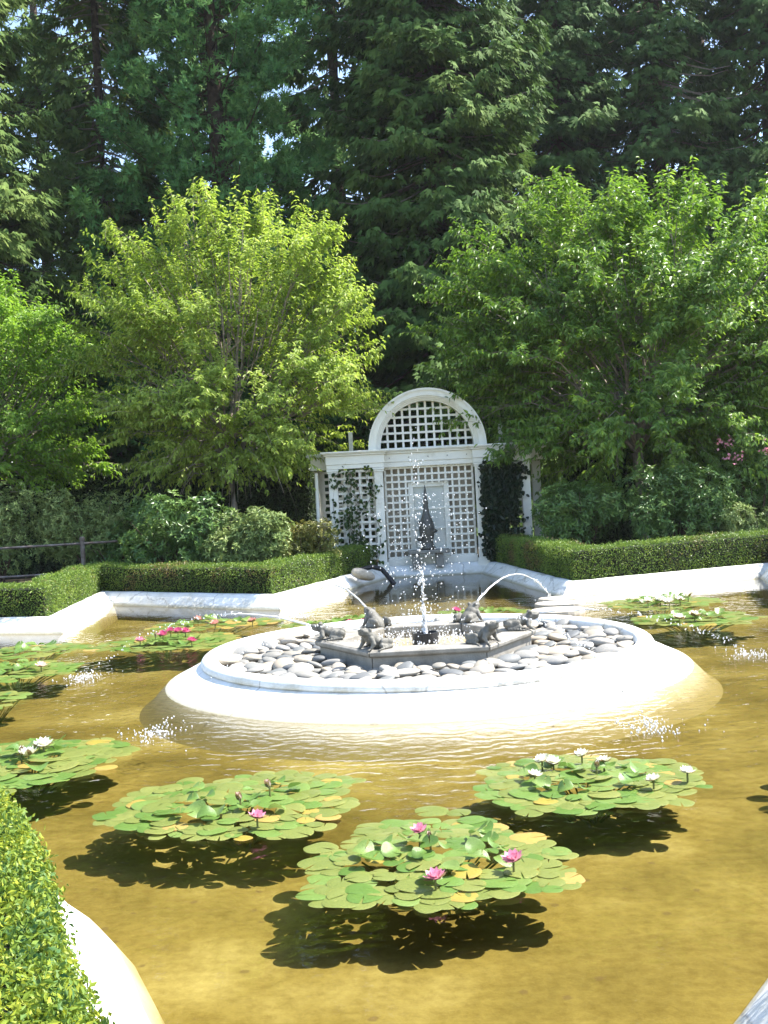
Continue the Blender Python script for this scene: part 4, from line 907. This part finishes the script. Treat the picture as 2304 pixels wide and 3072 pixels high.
def conifer(label, x, y, h, R, zb, nb, per, mat, seed, kind='cedar', trunk_r=.42, group='tall conifers behind the garden', ln=.40, droop=.45, gap=0.0, zmax=23.0, win=None):
    r = np.random.default_rng(seed); root = empty('conifer', (x, y, .2), label=label, cat='tree', group=group)
    zs = np.linspace(0, h, 10); tx = np.cumsum(r.normal(0, .03, 10)); ty = np.cumsum(r.normal(0, .03, 10))
    MB().tube(np.stack([tx, ty, zs], 1), list(trunk_r * (1 - zs / h * .93)), 9).build('trunk', M['bark'], root, smooth=True)
    zt = r.uniform(0, 1, nb) * (min(zmax, h - .2) - zb) + zb; zt.sort(); fr = (zt - zb) / (h - zb)
    Lb = R * (1 - fr) ** .62 * r.uniform(.62, 1.12, nb) * np.minimum(1, .72 + fr * 3) + .35
    az = np.arange(nb) * 2.39996 + r.normal(0, .35, nb)
    pitch = {'cedar': r.uniform(-.25, .12, nb), 'sequoia': r.uniform(-.15, .25, nb) + .25 * fr, 'dark': r.uniform(-.30, .05, nb)}[kind]
    dirs = np.stack([np.cos(az) * np.cos(pitch), np.sin(az) * np.cos(pitch), np.sin(pitch)], 1)
    side = np.stack([-np.sin(az), np.cos(az), 0 * az], 1)
    org = np.stack([np.interp(zt, zs, tx), np.interp(zt, zs, ty), zt], 1)
    def along(i, t): # droops then lifts at the tip
        L = Lb[i][:, None]; p = org[i] + dirs[i] * L * t[:, None]
        dz = (-droop * t ** 1.5 + droop * .75 * t ** 4) if kind != 'sequoia' else (-.32 * t + .42 * t ** 2.5)
        p[:, 2] += Lb[i] * dz; return p
    # branches as thin triangular tubes
    tt = np.linspace(0, .92, 5); V = []; F = []
    for k in range(5):
        c = along(np.arange(nb), np.full(nb, tt[k])); rr = (.018 + .012 * Lb) * (1 - .85 * tt[k])
        for j in range(3):
            a = 2 * math.pi * j / 3; V.append(c + side * (rr * math.cos(a))[:, None] + np.array([0, 0, 1]) * (rr * math.sin(a))[:, None])
    V = np.stack(V, 1).reshape(-1, 3)
    q = np.array([[k * 3 + j, k * 3 + (j + 1) % 3, k * 3 + 3 + (j + 1) % 3, k * 3 + 3 + j] for k in range(4) for j in range(3)])
    F = (np.arange(nb)[:, None, None] * 15 + q[None]).reshape(-1, 4)
    tag(link('branches', mesh_np('branches', V, F, M['bark' if seed % 2 else 'twig']), root), kind='stuff')
    # foliage: sprays = small fans of blades
    wgt = Lb / Lb.sum(); n = nb * per; bi = r.choice(nb, n, p=wgt)
    if kind == 'sequoia':
        cl = r.integers(0, 5, n); t = np.clip(.28 + .19 * cl[:] + r.normal(0, .055, n) + (bi % 7) * .012, .12, 1.05)
        lat = ((cl * 37 + bi * 13) % 11 / 11 - .5) * Lb[bi] * .55
        p = along(bi, t) + side[bi] * (lat + r.normal(0, .13, n))[:, None] + r.normal(0, .13, (n, 3)) + np.array([0, 0, .05])
        d = nrm(dirs[bi] * .5 + rdir_(r, n) * .8 + [0, 0, .35]); L = r.uniform(.6, 1.2, n) * ln; W = L * .20
        up = rdir_(r, n)
    else:
        t = r.random(n) ** .62 * .92 + .10
        wid = Lb[bi] * .30 * np.minimum(1, t * 2) * (1.12 - t) + .10
        lat = r.normal(0, 1, n) * wid
        p = along(bi, t) + side[bi] * lat[:, None] + r.normal(0, .05, (n, 3)); p[:, 2] -= np.abs(lat) * .30 + r.random(n) * .18
        d = nrm(dirs[bi] * .50 + side[bi] * np.sign(lat)[:, None] * .38 + np.array([0, 0, -.62]) + r.normal(0, .22, (n, 3))); L = r.uniform(.55, 1.25, n) * ln; W = L * .26
        up = nrm(dirs[bi] + [0, 0, .8] + r.normal(0, .5, (n, 3)))
    if gap: # see-through pockets
        g = np.sin(p[:, 0] * 1.7 + seed) + np.sin(p[:, 2] * 1.35 + seed * 2) + np.sin((p[:, 0] + p[:, 2]) * .9 + p[:, 1] * .6); k = g < 3 - gap * 4.6 * np.clip((p[:, 2] - 5) / 6, .15, 1.0) + r.random(n); p, d, L, W, up = p[k], d[k], L[k], W[k], up[k]
    if win:
        k = ~((np.abs(p[:, 0] - .2) < .55) & (p[:, 1] < .3) & (p[:, 2] > win[0]) & (p[:, 2] < win[1]) & (r.random(len(p)) < .88)); p, d, L, W, up = p[k], d[k], L[k], W[k], up[k]
    # each spray: four tapering blades in a fan
    s2 = nrm(np.cross(d, up)); m = len(p); nn = np.cross(s2, d)
    PP = np.concatenate([p, p + d * L[:, None] * .10, p + d * L[:, None] * .28, p + d * L[:, None] * .45])
    DD = np.concatenate([d, nrm(d + s2 * .85 - nn * .15), nrm(d - s2 * .8 - nn * .15), nrm(d + s2 * .6)])
    LL = np.concatenate([L, L * .62, L * .60, L * .42])[:, None]; WW = np.concatenate([W, W * .9, W * .9, W * .8])[:, None]
    SS = np.tile(s2, (4, 1)); tip = PP + DD * LL; SP = nrm(SS - DD * (SS * DD).sum(1, keepdims=True) + 1e-4)
    V = np.stack([PP - SP * WW * .5 + DD * LL * .12, PP + SP * WW * .5 + DD * LL * .12, tip], 1).reshape(-1, 3)
    F = np.arange(len(V)).reshape(-1, 3); A = np.repeat(np.tile(r.random(m), 4) * .7 + r.random(4 * m) * .3, 3)
    tag(link('crown', mesh_np('crown', V, F, M[mat], A), root), kind='stuff')
def rdir_(r, n): return nrm(r.normal(size=(n, 3)))
conifer('sunlit olive cedar at the left edge with drooping sprays', -12.4, 33.5, 33, 3.9, .8, 360, 150, 'cedar_lit', 101)
conifer('thin airy cedar with a bare visible trunk left of the blue green conifer', -9.0, 38.5, 32, 3.2, 2, 240, 130, 'cedar_lit', 102, gap=.5, trunk_r=.26, win=(11, 19))
conifer('puffy blue green conifer with reddish trunk behind the left cherry', -4.7, 36.5, 27, 4.9, 1.2, 240, 300, 'sequoia', 103, kind='sequoia', trunk_r=.50, ln=.34, win=(10.5, 17.5))
conifer('large cedar with drooping olive sprays behind the arbour', 2.2, 35.5, 36, 4.3, .6, 380, 190, 'cedar', 104)
conifer('dark conifer right of the cedar with sky showing through', 7.0, 42.0, 34, 4.2, .8, 300, 140, 'cedar_dark', 105, kind='dark', gap=.5)
conifer('dark conifer with a thick trunk behind the right cherry', 11.0, 42.5, 34, 4.2, .8, 300, 140, 'cedar_dark', 106, kind='dark', gap=.5, trunk_r=.5)
conifer('dark conifer at the right edge behind the cherry', 15.2, 42.5, 34, 4.2, .8, 280, 130, 'cedar_dark', 107, kind='dark', gap=.35)
conifer('shaded conifer between the blue green tree and the cedar', -1.2, 43.0, 34, 4.2, .6, 260, 80, 'cedar_dark', 108, kind='dark', gap=.62, ln=.55)
conifer('shaded conifer behind the thin cedar', -13.0, 45.5, 31, 4.4, .6, 240, 75, 'cedar', 109, gap=.6, ln=.55)
conifer('shaded conifer farthest back behind the blue green tree', -7.0, 47.0, 30, 4.6, .6, 250, 75, 'cedar_dark', 110, kind='dark', gap=.72, ln=.55)
conifer('shaded conifer farthest back between the dark conifers', 9.0, 49, 30, 4.6, .6, 250, 75, 'cedar_dark', 111, kind='dark', gap=.85, ln=.55)
conifer('shaded conifer farthest back at the right', 15.0, 50, 30, 4.6, .6, 250, 75, 'cedar_dark', 112, kind='dark', gap=.85, ln=.55)
conifer('shaded conifer farthest back behind the cedar', 3.6, 49, 30, 4.6, .6, 250, 75, 'cedar_dark', 113, kind='dark', gap=.72, ln=.55)

# ------------------------------------------------------------------ shrubs
def shrub(label, x, y, z1, rx, ry, n, mat, seed, ln=.10, cat='shrub', flowers=0):
    r = np.random.default_rng(seed); root = empty('shrub', (x, y, .2), label=label, cat=cat); h = z1 - .2
    b = MB()
    for k in range(12):
        a = r.uniform(0, 6.28); q = r.uniform(.3, .8); b.tube([(0.05 * math.cos(a), .05 * math.sin(a), -.02), (rx * q * .5 * math.cos(a), ry * q * .5 * math.sin(a), h * .45), (rx * q * math.cos(a), ry * q * math.sin(a), h * r.uniform(.6, .9))], [.025, .016, .006], 5)
    b.build('stems', M['bark'], root)
    nc = n // 9; blobs = np.stack([r.uniform(-.62, .62, 16) * rx, r.uniform(-.62, .62, 16) * ry, r.uniform(.35, .80, 16) * h], 1)
    k = r.integers(0, 16, nc); u = rdir_(r, nc) * (r.random((nc, 1)) ** .25)
    c = blobs[k] + u * np.array([rx * .42, ry * .42, h * .24]); c[:, 2] = np.maximum(c[:, 2], r.uniform(0, .25, nc))
    out = nrm(u + [0, 0, .55])
    P = np.repeat(c, 9, 0); O = np.repeat(out, 9, 0); s1 = nrm(np.cross(O, [.3, .2, .1])); s2 = np.cross(O, s1); ph = np.tile(np.arange(9) * .70 + 0, nc) + np.repeat(r.uniform(0, 6, nc), 9)
    D = s1 * np.cos(ph)[:, None] + s2 * np.sin(ph)[:, None] + O * r.uniform(.05, .8, (len(P), 1)) + r.normal(0, .12, P.shape)
    V, F, A = leaves(P + r.normal(0, .02, P.shape), D, r.uniform(.7, 1.2, len(P)) * ln, r.uniform(.8, 1.2, len(P)) * ln * .36, O, fold=.15, bend=.15)
    tag(link('foliage', mesh_np('foliage', V, F, M[mat], A), root), kind='stuff')
    if flowers:
        fc = np.concatenate([np.array([r.uniform(-.8, .8) * rx, -ry * r.uniform(.3, .95), h * r.uniform(.55, 1.05)]) + r.normal(0, .07, (14, 3)) for _ in range(flowers)])
        V, F, A = leaves(fc, rdir_(r, len(fc)), .075, .06); link('blossoms', mesh_np('blossoms', V, F, M['pinkflower']), root)
shrub('grey green fine leaved shrub behind the railing at the left edge', -8.6, 24.8, 2.65, 1.5, .6, 12000, 'rhodo_p', 201, .085)
shrub('tall pale dusty shrub left of the dark rhododendron', -6.5, 24.9, 2.6, 1.35, .6, 12000, 'rhodo_p', 202, .085)
shrub('dark big leaved rhododendron under the left cherry', -4.6, 24.2, 2.2, 1.4, .85, 11000, 'rhodo', 203, .13)
shrub('bright glossy rhododendron below the cherry trunk', -3.0, 23.8, 1.75, 1.15, .7, 10000, 'rhodo_p', 204, .12)
shrub('yellow tipped rounded shrub next to the left arbour pillar', -1.80, 24.2, 1.46, .85, .6, 9000, 'rhodo_y', 205, .085)
shrub('low green shrub between the dark rhododendron and the railing', -6.0, 24.75, 1.5, .95, .5, 6000, 'rhodo', 206, .10)
shrub('dark shrub just right of the arbour behind the box hedge', 4.35, 24.7, 2.0, 1.2, .8, 10000, 'rhodo', 207, .12)
shrub('shaded green shrub under the right cherry', 6.3, 24.6, 2.25, 1.35, .85, 11000, 'rhodo', 208, .11)
shrub('taller shrub with pink blossoms at the right edge', 8.4, 25.2, 2.95, 1.25, .9, 11000, 'rhodo', 209, .10, flowers=9)
shrub('low bright shrub at the right edge in front of the pink one', 7.9, 23.9, 1.35, .9, .6, 6000, 'rhodo_p', 210, .09)

# ------------------------------------------------------------------ thin volume added round the garden, standing in for lens glare
m, nt, out = newmat('glare_veil'); pv = N(nt, 'ShaderNodeVolumePrincipled', Density=.00022, Anisotropy=.3); pv.inputs['Color'].default_value = (.95, .97, 1, 1)
nt.links.new(pv.outputs[0], out.inputs['Volume'])
tag(MB().box(-60, 60, -8, 75, -1.3, 42).build('glare_veil', m), kind='stuff')
